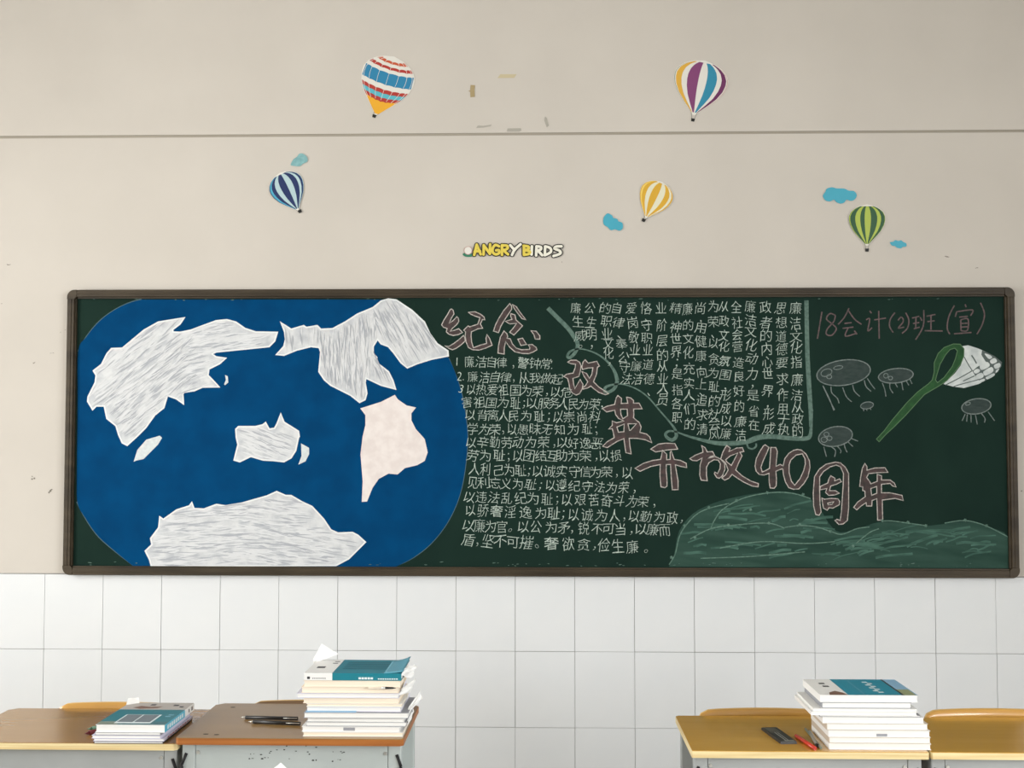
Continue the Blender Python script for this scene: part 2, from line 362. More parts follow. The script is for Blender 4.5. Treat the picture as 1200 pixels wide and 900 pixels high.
bigchar((700,460,12.857), [[
 [(310,45),(365,90),(360,165),(460,160),(440,70),(500,80),(545,120),(545,160),(630,160),(675,245),(545,248),(550,330),(545,380),(580,410),(630,450),(660,520),(640,600),(740,625),(790,670),(820,755),(720,710),(600,690),(480,690),(490,800),(510,925),(430,905),(415,800),(400,695),(300,735),(150,830),(80,810),(150,740),(255,680),(240,600),(225,545),(170,550),(225,495),(225,430),(290,455),(400,430),(320,390),(275,330),(262,265),(140,292),(75,240),(150,205),(260,180),(285,80)],
 [(350,250),(450,250),(455,350),(385,395),(355,330)], [(295,520),(405,475),(400,590),(318,598)], [(460,470),(590,470),(500,570),(485,570)]]], 'mauve outlined title character 革')
bigchar((740,510,12.0), [
 [(270,195),(380,125),(480,112),(610,118),(650,195),(500,208),(340,235)],
 [(435,212),(495,265),(495,345),(545,340),(545,240),(560,220),(600,340),(690,355),(770,395),(775,455),(700,440),(615,415),(630,500),(655,640),(655,765),(575,768),(560,600),(550,412),(490,412),(488,500),(500,620),(500,715),(470,738),(415,725),(400,570),(405,412),(270,440),(120,508),(50,465),(170,395),(300,355),(410,340),(425,280)]], 'mauve outlined title character 开')
bigchar((805,510,12.0), [
 [(205,145),(255,175),(285,235),(360,230),(390,285),(330,300),(285,320),(400,300),(480,340),(530,400),(535,480),(500,570),(455,605),(420,595),(385,540),(395,520),(430,540),(465,470),(470,400),(440,350),(380,345),(310,385),(275,450),(275,560),(285,640),(200,632),(180,560),(185,420),(215,320),(140,360),(80,355),(40,330),(120,280),(225,240),(220,190)],
 [[(560,145),(610,180),(590,230),(700,180),(780,175),(800,230),(745,240),(775,290),(730,380),(685,490),(780,575),(900,645),(1005,680),(1000,725),(920,715),(800,660),(720,610),(635,550),(590,605),(530,632),(490,600),(540,560),(580,490),(555,420),(535,380),(475,335),(500,250),(530,190)],
  [(545,345),(610,290),(715,250),(670,340),(625,425),(560,375)]]], 'mauve outlined title character 放')
bigchar((880,515,12.857), [[(215,80),(270,120),(240,200),(180,330),(150,420),(170,490),(220,470),(280,435),(290,300),(300,120),(375,122),(398,180),(385,300),(378,405),(440,375),(480,395),(480,440),(430,455),(375,480),(385,600),(380,700),(350,735),(290,730),(275,640),(272,510),(200,535),(130,530),(80,480),(62,400),(80,290),(140,170),(190,95)]], 'mauve outlined numeral 4')
bigchar((880,515,12.857), [[[(700,150),(760,160),(830,220),(880,320),(890,420),(860,560),(800,660),(720,745),(640,750),(570,725),(520,640),(490,530),(480,420),(510,290),(570,210),(640,165)],
 [(775,215),(815,290),(820,370),(795,470),(740,590),(660,690),(610,630),(575,500),(575,380),(600,310),(680,235)]]], 'mauve outlined numeral 0')
bigchar((945,535,10.0), [
 [(340,65),(400,75),(460,130),(495,200),(495,350),(495,600),(480,750),(430,790),(380,795),(335,750),(360,735),(395,750),(410,650),(420,500),(430,350),(435,200),(400,120),(350,100),(280,120),(200,175),(155,240),(155,400),(160,560),(172,650),(150,688),(110,680),(85,580),(80,430),(90,300),(95,235),(150,150),(230,90)],
 [(285,225),(335,255),(330,285),(390,262),(410,295),(350,325),(285,345),(270,400),(340,400),(385,430),(330,450),(260,455),(225,420),(240,375),(160,390),(165,350),(250,310),(265,260)],
 [[(180,485),(210,500),(290,490),(370,495),(390,525),(385,565),(310,605),(265,600),(245,630),(200,605),(190,550)], [(250,545),(320,530),(300,560),(255,565)]]], 'mauve outlined title character 周')
bigchar((945,535,10.0), [[[(685,80),(710,120),(710,160),(800,135),(920,130),(955,185),(820,190),(730,200),(705,245),(740,290),(755,320),(830,290),(830,210),(880,225),(880,275),(980,275),(1030,310),(1050,355),(1010,345),(980,315),(880,325),(880,425),(980,425),(1120,455),(1135,515),(1040,490),(890,510),(890,600),(895,745),(835,745),(830,600),(825,495),(770,515),(765,580),(705,580),(700,540),(640,580),(590,625),(555,595),(600,535),(690,470),(685,405),(660,400),(660,355),(625,350),(635,250),(655,140)],
 [(755,375),(825,350),(825,430),(765,455)]]], 'mauve outlined title character 年')
# small handwriting: the built-in lettering, each character slanted and jittered by hand
GL = {}
def glyph(ch):
    if ch not in GL:
        cu = bpy.data.curves.new('g', 'FONT'); cu.body = ch; cu.size = 1; cu.resolution_u = 2; cu.offset = 0 if ch in '奢氛警' else -.012
        o = bpy.data.objects.new('g', cu); C.objects.link(o)
        me = o.to_mesh(); v = [(p.co.x, p.co.y) for p in me.vertices]; f = [tuple(p.vertices) for p in me.polygons]
        o.to_mesh_clear(); bpy.data.objects.remove(o); bpy.data.curves.remove(cu); GL[ch] = (v, f)
    return GL[ch]
PUN = '，。；、.'
def write(A, ch, x, y, size, jit=1.0):
    v, f = glyph(ch)
    if not v: return
    a = math.radians(random.uniform(-6, 6)*jit); sh = random.uniform(-.05, .22)*jit; sx = random.uniform(.9, 1.08); sy = random.uniform(.95, 1.12)
    if ch in '，。；、': cx, cy = .26, .12; y += size*.25
    elif ch in '.0123456789': cx, cy = .28, .36
    else: cx, cy = .5, .38
    ca, sa = math.cos(a), math.sin(a); w1, w2 = random.uniform(0, 6), random.uniform(0, 6)
    def fn(p):
        u, w = (p[0]-cx)*sx, (p[1]-cy)*sy
        u += sh*w + .025*math.sin(w*6+w1); w += .025*math.sin(u*6+w2)
        return W(x+size*(u*ca-w*sa), y-size*(u*sa+w*ca), A.y)
    A.raw(v, f, fn)
def row(chars, xs, y0, y1, size):
    A = Art(L(1.5)); n = len(chars); size *= 1.07
    for i, ch in enumerate(chars): write(A, ch, xs[i], y0+(y1-y0)*(xs[i]-xs[0])/(xs[-1]-xs[0])+random.uniform(-.5, .5), size*(1 if ch not in PUN else .9))
    bart(A, 'chalk_text_line', ch_text)
row('1廉洁自律，警钟常.', (536,550,564,576,588,602,613,627,640,649), 423, 427, 13)
row('2.廉洁自律，从我做起', (539,545,554,568,580,593,602,614,627,640,653), 441, 444, 13)
row('3以热爱祖国为荣，以危', (541,552,564,577,590,604,617,630,641,651,664), 455, 460, 13)
row('害祖国为耻；以服务人民为荣，', (547,562,576,590,604,614,623,637,649,660,672,684,697,706), 471, 474, 13.6)
row('以背离人民为耻；以崇尚科', (551,566,578,590,602,617,632,643,654,667,682,697), 486, 489, 13.6)
row('学为荣，以愚昧无知为耻；', (554,568,580,590,600,613,627,641,656,672,688,699), 503, 503, 13.6)
row('以辛勤劳动为荣，以好逸恶', (552,566,580,594,607,622,637,650,659,672,686,699), 518, 519, 13.8)
row('劳为耻；以团结互助为荣，以损', (554,569,585,596,607,620,634,647,658,672,686,699,708,722), 534, 534, 13.8)
row('人利己为耻；以诚实守信为荣，以', (556,569,584,597,610,620,630,644,658,673,686,698,711,723,735), 550, 554, 13.8)
row('见利忘义为耻；以遵纪守法为荣，', (554,567,580,593,607,622,633,645,658,673,688,703,717,731,744), 565, 572, 13.8)
row('以违法乱纪为耻；以艰苦奋斗为荣，', (550,564,579,594,610,625,641,653,664,680,696,711,726,741,754,767), 582, 588, 14)
row('以骄奢淫逸为耻；以诚为人，以勤为政，', (551,566,582,598,616,634,649,660,672,688,705,720,732,743,757,773,788,799), 598, 607, 14.2)
row('以廉为官。以公为矛，锐不可当，以廉而', (549,562,575,588,599,613,628,646,661,671,684,700,713,727,740,751,765,779), 616, 621, 14.6)
row('盾，坚不可摧。奢欲贪，俭生廉。', (549,560,572,586,601,617,630,646,666,684,697,708,724,741,758), 633, 641, 15.5)
def column(chars, x0, x1, ys, size=12.8):
    A = Art(L(1.5)); size *= 1.12
    for i, ch in enumerate(chars): write(A, ch, x0+(x1-x0)*(ys[i]-ys[0])/(ys[-1]-ys[0])+random.uniform(-.5, .5), ys[i], size)
    bart(A, 'chalk_text_column', ch_text)
column('廉洁文化指廉洁从政的', 932, 935, (361,379,394,407,424,445,463,477,491,505), 13.6)
column('思想道德要求，作用于执', 915, 918, (361,378,394,409,425,444,453,463,479,491,503), 13.2)
column('政者的内心世界，形成', 897, 901, (360,378,393,409,424,438,458,473,485,502), 13.4)
column('廉洁文化动力，是省在', 879, 884, (359,375,388,404,420,438,449,463,482,498), 13.2)
column('全社会营造良好的廉洁', 863, 868, (360,378,392,406,425,441,458,476,494,510))
column('从政文化氛围，形成以廉', 848, 851, (359,376,393,406,423,439,452,463,478,493,508))
column('为荣、以贪为耻的社会风', 836, 837, (359,377,390,402,421,437,453,470,485,496,509))
column('尚，用健康向上、追求清', 821, 823, (361,373,384,400,417,436,450,458,469,486,503))
column('廉的文化充实人们的', 806, 808, (362,381,397,413,432,449,463,479,497))
column('精神世界；是指各职', 792, 794, (361,383,397,412,425,438,457,473,489))
column('业阶层的从业人员', 775, 777, (361,381,399,416,429,444,455,468), 13.4)
column('恪守职业道德、', 757, 761, (361,381,396,410,427,444,458))
column('爱岗敬业、廉洁', 740, 747, (361,378,395,410,417,429,444))
column('自律、奉公守法', 723, 734, (361,378,391,403,419,430,444))
column('的职业文化，', 709, 714, (361,376,391,402,414,422))
column('公生明，', 691, 694, (361,378,392,402))
column('廉生威。', 675, 681, (361,377,393,402))
# heading in thin dull pink chalk
hs = [[(110,120),(85,270)],[(185,140),(155,130),(135,160),(170,190),(190,215),(165,250),(135,245),(140,215),(175,175),(185,140)],
 [(260,100),(235,150),(200,190)],[(255,110),(290,160),(330,190)],[(235,185),(275,180)],[(225,212),(285,205)],[(255,210),(240,255),(300,240)],[(290,225),(305,245)],
 [(375,115),(385,128)],[(355,165),(375,160),(365,225),(388,208)],[(400,165),(465,155)],[(425,115),(428,270)],
 [(515,125),(490,160),(485,200),(505,235)],[(532,168),(548,150),(560,160),(558,180),(535,210),(566,205)],[(575,125),(592,165),(585,210),(555,240)],
 [(610,155),(650,145)],[(615,185),(650,180)],[(620,215),(652,205)],[(632,150),(630,215)],[(675,110),(672,200),(630,275)],[(655,150),(665,170)],[(690,145),(740,135)],[(695,175),(735,170)],[(715,140),(715,220)],[(680,225),(780,227)],
 [(845,85),(815,145),(805,210),(820,245)],[(905,78),(910,95)],[(858,118),(850,148)],[(858,120),(945,110),(935,142)],[(872,150),(920,145)],[(880,165),(882,225)],[(880,165),(920,160),(918,222),(882,225)],[(885,185),(918,183)],[(885,205),(918,203)],[(843,242),(940,235)],[(990,70),(1012,130),(1000,190),(970,245)]]
A = Art(L(1))
for s in hs: A.ribbon(smooth(Z(940,340,4.736,s), 4) if len(s) > 2 else Z(940,340,4.736,s), 1.5)
bart(A, 'chalk_heading', ch_head, label='thin dull pink heading 18会计(2)班(宣)')
# grey-green chalk border ribbon
A = Art(L(1.4))
def rib(pts): 
    s = smooth(pts, 7); A.ribbon([(a, b) for a, b, _ in s], [w for _, _, w in s])
rib([(642,361,5),(653,372,5),(665,384,5),(673,395,5),(677,404,4.6),(674,413,4),(668,419,3.5),(665,417.5,3),(668,412,2.6),(677,409,1.6),(687,410,1.6),(700,415,1.8),(712,424,2.4),(720,435,3.6),(723.5,446,4.6)])
rib([(723.5,446,4.6),(720,455,4),(713,459.5,3.5),(708.5,458,3.6),(711,453,3),(724,450,1.8),(735,451.5,1.5),(748,457,1.6),(760,466,1.6),(773,481,1.7),(786,496,2.2),(791,503,3)])
rib([(791,503,3),(792.5,511,4),(788,515.5,4),(782,513,3.6),(780,508.5,3.2),(784,505.3,2.6),(792,506,1.8),(806,511,2.4),(828,517,4),(844,519.6,5),(860,519.5,5.5),(874,518,5),(880,516,6),(890,512.5,6),(905,511.5,5.4),(925,513.5,5),(943,514,5),(949,511,4.6),(950.5,500,3.4),(951,480,4)])
A.ribbon([(945,352),(945.6,390),(946.3,420),(948,450),(950,480),(949,500)], [5,5,5.2,5.4,5,1.5], y=L(1.2))
rib([(875,519,2),(877,524.5,2),(882,526,2),(886,523,2),(886,519.5,2)])
bart(A, 'chalk_border', ch_ribbon, label='grey-green looping chalk border line')
# floating jellyfish drawings
def jelly(body, legs, eyes, lb, lw=1.1):
    A = Art(L(1)); c = Z(940,340,4.736, ellipse(*body)); A.poly([c]); A.cur = 1; A.ribbon(c, lw*1.1, closed=True, y=L(1.6))
    for l_ in legs: A.ribbon(smooth(Z(940,340,4.736, l_), 4), lw)
    for e_ in eyes: A.ribbon(Z(940,340,4.736, ellipse(*e_, n=12)), .9, closed=True, y=L(1.7))
    bart(A, 'chalk_jellyfish', [ch_jelly, ch_jout], label=lb)
jelly((230,458,150,70,-8), [[(115,530),(145,595),(180,665)],[(118,535),(150,600),(176,668)],[(160,535),(165,570),(195,600),(205,628)],[(225,540),(245,590),(275,620)],[(280,525),(290,560),(320,590)],[(345,500),(355,535),(383,562)],[(362,490),(385,525),(405,550)]], [(135,458,32,20,-20),(200,430,26,10,-10),(150,480,14,12,0)], 'largest grey chalk jellyfish drawing')
jelly((520,475,97,40,-6), [[(445,515),(458,550),(465,590)],[(487,518),(488,545),(505,572)],[(515,515),(530,540)],[(552,510),(560,555)],[(577,502),(592,528)],[(598,495),(610,520)]], [(465,475,13,13,0),(490,488,12,10,0)], 'grey chalk jellyfish drawing right of the largest one')
jelly((360,640,36,19,-10), [[(340,658),(342,672)],[(357,658),(360,670)],[(378,655),(382,665)]], [], 'tiny grey chalk jellyfish drawing', .9)
jelly((185,812,95,54,-10), [[(120,870),(135,925)],[(160,868),(185,890),(180,925)],[(195,865),(215,890),(212,905)],[(232,850),(240,880),(250,900)],[(252,840),(282,868)],[(270,822),(310,838)]], [(135,800,14,12,0),(122,830,17,15,0),(152,822,14,12,0)], 'grey chalk jellyfish drawing below the tiny one')
jelly((967,645,82,42,-8), [[(905,688),(888,725)],[(917,690),(913,730)],[(937,692),(938,735)],[(962,692),(972,745)],[(995,685),(1015,712),(1012,735)],[(1032,675),(1068,725)]], [(920,630,14,8,-20)], 'grey chalk jellyfish drawing near the right frame')
# butterfly-net drawing
N_ = (1010,380,6.428)
A = Art(L(2)); hoop = [Z(*N_, [(690,148),(740,150),(770,185),(768,240),(745,300),(690,370),(640,425),(580,465),(520,500),(470,530),(420,585),(330,685),(240,775),(180,830),(130,885),(110,865),(170,800),(230,720),(340,590),(420,510),(500,450),(530,420),(545,360),(545,290),(575,220),(620,175)]),
 Z(*N_, [(700,180),(720,200),(705,260),(680,320),(620,400),(570,440),(555,420),(565,380),(590,300),(630,230),(665,190)])]
A.poly(hoop); A.cur = 1
for r in hoop: A.ribbon(r, .9, closed=True, y=L(2.6))
bart(A, 'net_handle_drawing', [ch_net, ch_netedge], label='green painted net hoop and handle')
nb = Z(*N_, [(755,165),(800,158),(870,180),(940,210),(1000,240),(1055,285),(1050,320),(1010,370),(950,415),(880,450),(770,480),(690,470),(615,450),(700,370),(745,310),(770,240)])
A = Art(L(1.4)); A.poly([nb]); A.cur = 1
A.poly([Z(*N_, [(905,196),(940,210),(1000,240),(1055,285),(1050,320),(1010,370),(950,415),(900,440),(868,410),(832,352),(870,320),(935,285),(900,230)])], y=L(1.7))
A.cur = 0
for c in ([(895,300),(940,283),(962,300),(955,322),(905,345),(888,325)],[(970,268),(1000,255),(1018,275),(1008,290),(980,298),(966,285)],[(925,220),(965,232),(982,250),(960,262),(940,245)],
 [(842,352),(870,335),(890,345),(882,362),(855,372)],[(920,352),(975,322),(992,345),(975,368),(930,388),(915,370)],[(995,308),(1035,292),(1045,312),(1030,330),(1005,335)],
 [(860,385),(900,365),(918,385),(905,405),(870,412)],[(935,398),(990,370),(1000,385),(955,412),(938,412)],[(1012,345),(1035,335),(1022,358),(1008,365)],[(880,425),(920,410),(925,425),(890,438)]):
    A.poly([smooth(Z(*N_, c), 3, closed=True)], y=L(2.1))
A.cur = 1
for s, w_ in (([(770,245),(800,300),(832,350)],1.2),([(826,233),(845,262),(864,295)],1.6),([(630,458),(740,402),(832,350)],1.2),([(762,428),(850,388)],1.2),([(690,470),(735,455),(850,425),(900,408)],1.1)):
    A.ribbon(smooth(Z(*N_, s), 4), w_, y=L(1.8))
bart(A, 'netting_drawing', [netwhite, netline], label='white painted netting bag')
# chalk hills
A = Art(L(.8)); A.poly([smooth([(784,664),(790,650),(796,622),(812,602),(835,590),(860,583),(890,577.5),(920,576),(945,582),(960,595),(972,614),(985,624),(1010,618),(1030,612),(1060,613),(1090,616),(1130,611),(1160,618),(1182,630),(1182,666)], 3)[:-1]+[(1182,666)]])
bart(A, 'chalk_hills', ch_hill, label='smeared green chalk hills')
A = Art(L(1.1)); rnd = random.Random(5)
def hilltop(x): 
    P = [(784,662),(797,622),(835,592),(890,578),(945,582),(985,626),(1030,613),(1130,612),(1182,632)]
    for (a, b), (c, d) in zip(P, P[1:]):
        if a <= x <= c: return b+(d-b)*(x-a)/(c-a)
    return 640
for i in range(95):
    x = rnd.uniform(800, 1160); y = rnd.uniform(hilltop(x)+8, 652); l = rnd.uniform(10, 45); sl = rnd.uniform(-.35, .12)
    p = [(x-l/2, y-sl*l/2), (x-l/6, y-sl*l/6-rnd.uniform(0, 2)), (x+l/6, y+sl*l/6-rnd.uniform(0, 2)), (x+l/2, y+sl*l/2)]
    if min(a for a, b in p) < 795 or max(a for a, b in p) > 1178: continue
    w_ = rnd.uniform(1, 3.4); A.ribbon(smooth(p, 3), w_)
A.cur = 1
H_ = (770,560,4.615)
for s in ([(65,470),(95,420),(105,385),(120,320),(150,265),(210,200),(280,165),(390,138)],[(290,275),(310,230),(350,175),(430,125),(520,95),(640,78),(740,85),(830,112)],[(180,330),(290,275),(420,255),(600,245),(690,272)],[(690,268),(770,258),(860,265),(940,290),(1000,305),(1080,275),(1150,265)],[(1075,355),(1150,295),(1200,275)],[(235,435),(500,425),(800,400)],[(340,380),(560,345),(800,355),(960,345)]):
    A.ribbon(smooth(Z(*H_, s), 5), 1.2, y=L(1.6))
for s in ([(1033,610.7),(1045,610.5),(1064,613),(1085,616)],[(1107,613),(1131,610),(1155,616),(1181,629)]): A.ribbon(smooth(s, 4), 1.2, y=L(1.6))
for (x, y) in Z(*H_, [(78,430),(150,258),(280,160),(430,122),(595,80),(790,90),(505,172),(385,255),(605,245),(772,253),(938,290),(205,322),(1060,368)])+[(1064,612),(1085,616),(1131,609.5),(1156,616),(1034,610)]:
    for a in (0, 60, 120):
        c_, s_ = math.cos(math.radians(a+12))*1.9, math.sin(math.radians(a+12))*1.9; A.ribbon([(x-c_, y-s_), (x+c_, y+s_)], .9, y=L(1.9))
bart(A, 'chalk_hill_lines', [ch_smear, ch_hillline])
# chalk dust caught along the lower and upper frame edge
A = Art(L(1)); rnd = random.Random(9)
for i in range(90):
    x = rnd.uniform(96, 1176); up_ = rnd.random() < .3
    y = (350+rnd.uniform(-.5, 2)) if up_ else (661.5+2.5*(x-95)/1085-rnd.uniform(-.5, 4)); r_ = rnd.uniform(.3, .9)
    A.poly([ellipse(x, y, r_*rnd.uniform(1, 3), r_*.6, rnd.uniform(-10, 10), 6)])
bart(A, 'chalk_dust', ch_ribbon, kind='stuff')
# ============================================================ WALL STICKERS
SY = -.0006
whitev = mat('sticker_white', (226,224,216), .5)
def col(rgb): return mat('sticker_%d_%d_%d' % rgb, rgb, .45)
basketm = mat('sticker_black', (22,22,20), .6)
PR = [(0,.05),(.08,.2),(.2,.46),(.35,.75),(.5,.93),(.62,1),(.72,.99),(.82,.88),(.9,.68),(.96,.42),(1,.0)]
def prof(t):
    for (a, b), (c, d) in zip(PR, PR[1:]):
        if a <= t <= c:
            return b+(d-b)*(t-a)/(c-a)
    return 0
def balloon(label, M_, T_, w, stripes, bands, basket, group='hot air balloon wall stickers', edge=None):
    ax, ay = T_[0]-M_[0], T_[1]-M_[1]; Lh = math.hypot(ax, ay); ux, uy = ax/Lh, ay/Lh; nx, ny = -uy, ux
    c = W((M_[0]+T_[0])/2, (M_[1]+T_[1])/2, 0)
    root = thing('balloon_sticker', label, 'wall sticker', tuple(c), 0, group)
    def P(s, t):                           # s in -1..1 across, t 0..1 up
        r = prof(t)*w/2*math.sin(s*math.pi/2); tt = t*Lh
        return (M_[0]+ux*tt+nx*r, M_[1]+uy*tt+ny*r)
    ts = [i/28 for i in range(29)]
    def outline(g): 
        l_ = [P(-1, t) for t in ts]; r_ = [P(1, t) for t in ts]
        return l_+r_[::-1][1:]
    def put(A, name, mats, **p):
        o = A.make(name, mats, root, **p); o.location = -c; return o
    A = Art(SY); ol = outline(0); cx = sum(p[0] for p in ol)/len(ol); cy = sum(p[1] for p in ol)/len(ol)
    A.poly([[(cx+(x-cx)*1.02, cy+(y-cy)*1.02) for x, y in ol]]); put(A, 'backing', whitev, thick=.0008)
    for (s0, s1, rgb) in stripes:
        A = Art(SY-.001); k = 0
        for t in ts[1:-1] if True else ts:
            A.v += [W(*P(s0, t), A.y), W(*P(s1, t), A.y)]
        for i in range(len(ts)-3): A.f.append((2*i, 2*i+1, 2*i+3, 2*i+2)); A.mi.append(0)
        put(A, 'stripe', col(rgb))
    for (t0, t1, rgb, sag) in bands:
        A = Art(SY-.001); n = 25
        for i in range(n):
            s = -1+2*i/(n-1); dip = sag*(1-math.sin(s*math.pi/2)**2); sc_ = .012*abs(math.sin(s*4*math.pi))
            for t in (t0, t1):
                tt = min(.995, max(.01, t+dip+sc_)); A.v.append(W(*P(s, tt), A.y))
        for i in range(n-1): A.f.append((2*i, 2*i+2, 2*i+3, 2*i+1)); A.mi.append(0)
        put(A, 'band', col(rgb))
    if bands:
        A = Art(SY-.0014)
        for s in (-.75, -.5, -.25, 0, .25, .5, .75): A.ribbon([P(s, t) for t in ts[7:-1]], .45)
        put(A, 'seam_lines', whitev)
    if edge:
        A = Art(SY-.0014); A.ribbon(ol, .8); put(A, 'edge_line', col(edge))
    A = Art(SY-.001); bx, by = basket; h = 2.3
    a_ = math.atan2(uy, ux)+math.pi/2; ca, sa = math.cos(a_), math.sin(a_)
    q = [(-h,-h*.75),(h,-h*.75),(h*.8,h*.8),(-h*.8,h*.8)]
    A.poly([[(bx+x*ca-y*sa, by+x*sa+y*ca) for x, y in q]]); put(A, 'basket', basketm, thick=.0006)
    A = Art(SY-.0007)
    for s in (-1, 1):
        p = P(s*.9, .03); A.ribbon([p, (bx+s*nx*1.2, by+s*ny*1.2)], .45)
    put(A, 'basket_ropes', mat('rope_grey', (120,118,112), .8))
RED, BLU, CYN, ORG = (176,52,44), (36,128,170), (86,180,196), (232,170,40)
balloon('red, white and blue banded balloon sticker, upper left above the seam', (441,134), (462,67), 62, [],
 [(.0,.27,ORG,-.05),(.27,.335,RED,-.05),(.335,.41,CYN,-.05),(.41,.475,RED,-.05),(.56,.76,BLU,-.05),(.82,.865,RED,-.05),(.91,.95,(196,84,48),-.04)], (438.5,136))
balloon('white balloon sticker with orange, purple and blue stripes', (813,134), (826,71.5), 63,
 [(-.98,-.88,(74,110,80)),(-.78,-.52,(222,172,62)),(-.34,-.06,(128,60,112)),(.14,.4,(36,136,168)),(.56,.78,(104,34,88)),(.9,.99,(176,44,40))], [], (812,140.5))
NVY, LBL, PBL = (14,40,92), (70,160,190), (176,202,206)
balloon('navy and light blue striped balloon sticker, lowest on the left', (349,246), (328,203), 41,
 [(-.99,-.8,NVY),(-.8,-.62,LBL),(-.62,-.42,NVY),(-.42,-.22,PBL),(-.22,.04,NVY),(.04,.26,PBL),(.26,.5,NVY),(.5,.66,PBL),(.66,.86,NVY),(.86,.93,LBL),(.93,.99,NVY)][::1], [], (351.5,247.5))
YD, YL, YW = (214,166,40), (236,204,100), (224,222,196)
balloon('yellow and white striped balloon sticker above the blackboard title', (757,255), (776,213.5), 39.5,
 [(-.99,-.8,YD),(-.8,-.65,YL),(-.65,-.42,YD),(-.42,-.22,YW),(-.22,.06,YD),(.06,.3,YW),(.3,.55,YD),(.55,.72,YW),(.72,.99,YD)], [], (754.3,258))
GD, GL_ = (18,78,38), (170,188,72)
balloon('dark green and lime striped balloon sticker on the right', (1016,287.5), (1016,240), 43,
 [(-.99,-.86,GD),(-.86,-.74,GL_),(-.74,-.44,GD),(-.44,-.24,GL_),(-.24,-.08,GD),(-.08,.14,GL_),(.14,.38,GD),(.38,.56,GL_),(.56,.84,GD),(.84,.92,GL_),(.92,.99,GD)], [], (1016,293))
def flat_thing(name, label, cat, contours, m, group=None, thick=.0008, y=SY):
    A = Art(y); A.poly(contours); c = W(*contours[0][0], 0); o = A.make(name, m, None, thick=thick); tag(o, label, cat, group)
    for v in o.data.vertices: v.co -= c
    o.location = c; return o
def rounded(pts): return smooth(pts, 3, closed=True)
cl = 'paper cloud wall stickers'
flat_thing('cloud_sticker', 'faded teal cloud sticker above the navy balloon', 'wall sticker', [rounded(Z(280,160,8,[(485,265),(510,215),(545,190),(565,162),(600,160),(640,195),(640,235),(600,255),(570,278),(510,275)]))], mat('cloud_faded', (112,164,168), .6, (134,182,184), (60,60,60)), cl)
cb = mat('cloud_blue', (62,166,190), .5)
flat_thing('cloud_sticker', 'blue cloud sticker left of the yellow balloon', 'wall sticker', [rounded(Z(690,190,7.5,[(130,490),(165,450),(205,470),(215,490),(250,500),(260,520),(295,535),(298,580),(270,603),(230,590),(195,598),(165,570),(130,545)]))], cb, cl)
flat_thing('cloud_sticker', 'widest blue cloud sticker, above left of the green balloon', 'wall sticker', [rounded(Z(940,200,7.5,[(182,220),(205,185),(215,160),(260,146),(305,156),(370,158),(410,176),(455,180),(480,215),(460,255),(425,265),(390,255),(370,280),(335,290),(300,275),(280,255),(245,270),(205,260)]))], cb, cl)
flat_thing('cloud_sticker', 'smallest blue cloud sticker, below right of the green balloon', 'wall sticker', [rounded(Z(940,200,7.5,[(772,630),(800,625),(820,610),(845,618),(870,612),(890,628),(915,640),(915,665),(885,670),(870,682),(835,678),(815,662),(790,658)]))], cb, cl)
# lettering sticker
c = W(600, 296, 0); ls = thing('lettering_sticker', 'worn yellow and white lettering sticker with black outlines above the blackboard', 'wall sticker', tuple(c))
S_ = (520,210,7.5)
letters = {'A':[[(268,665),(290,575)],[(290,575),(325,660)],[(272,635),(318,632)]],'N':[[(350,662),(352,580)],[(352,580),(405,655)],[(405,655),(408,572)]],
 'G':[[(485,590),(455,578),(432,605),(430,640),(455,660),(485,650),(485,625),(462,625)]],'R':[[(512,665),(512,580)],[(512,582),(555,585),(560,610),(518,625)],[(525,625),(565,660)]],
 'Y':[[(585,580),(620,620)],[(675,572),(625,618),(600,665)]],'B':[[(705,665),(705,585)],[(702,585),(742,592),(745,612),(710,622)],[(712,624),(755,635),(752,655),(706,665)]],
 'I':[[(775,590),(772,662)]],'R2':[[(812,670),(815,590)],[(815,590),(852,596),(852,618),(820,628)],[(828,628),(865,668)]],'D':[[(888,668),(892,590)],[(892,590),(935,605),(940,640),(890,668)]],
 'S':[[(1035,590),(990,592),(975,610),(1020,630),(1022,655),(965,675)]]}
yl, wl = (220,200,80), (232,230,216)
for nm, ss in letters.items():
    A = Art(SY-.0004); A.cur = 0
    for s in ss: 
        p = Z(*S_, s); p = smooth(p, 4) if len(p) > 2 else p
        A.ribbon(p, 5.5); A.poly([ellipse(*p[0], 2.7, 2.7, n=10)]); A.poly([ellipse(*p[-1], 2.7, 2.7, n=10)])
    A.cur = 1
    for i, s in enumerate(ss):
        p = Z(*S_, s); p = smooth(p, 4) if len(p) > 2 else p; A.ribbon(p, 3.1, y=SY-.0009); A.poly([ellipse(*p[0], 1.6, 1.6, n=10)], y=SY-.001); A.poly([ellipse(*p[-1], 1.6, 1.6, n=10)], y=SY-.001)
    o = A.make('letter', [basketm, col(yl if nm in 'ANGRB' else wl)], ls); o.location = -c
A = Art(SY-.0003); A.poly([ellipse(548.5,298.5,6.3,2.6,4)]); A.cur = 1; A.poly([ellipse(548.5,293.5,4.6,4.6)], y=SY-.0006); A.cur = 2; A.ribbon(ellipse(548.5,293.5,4.6,4.6), .7, closed=True, y=SY-.0008)
o = A.make('egg_emblem', [col((40,120,92)), whitev, mat('sticker_pink', (190,150,146), .5)], ls); o.location = -c
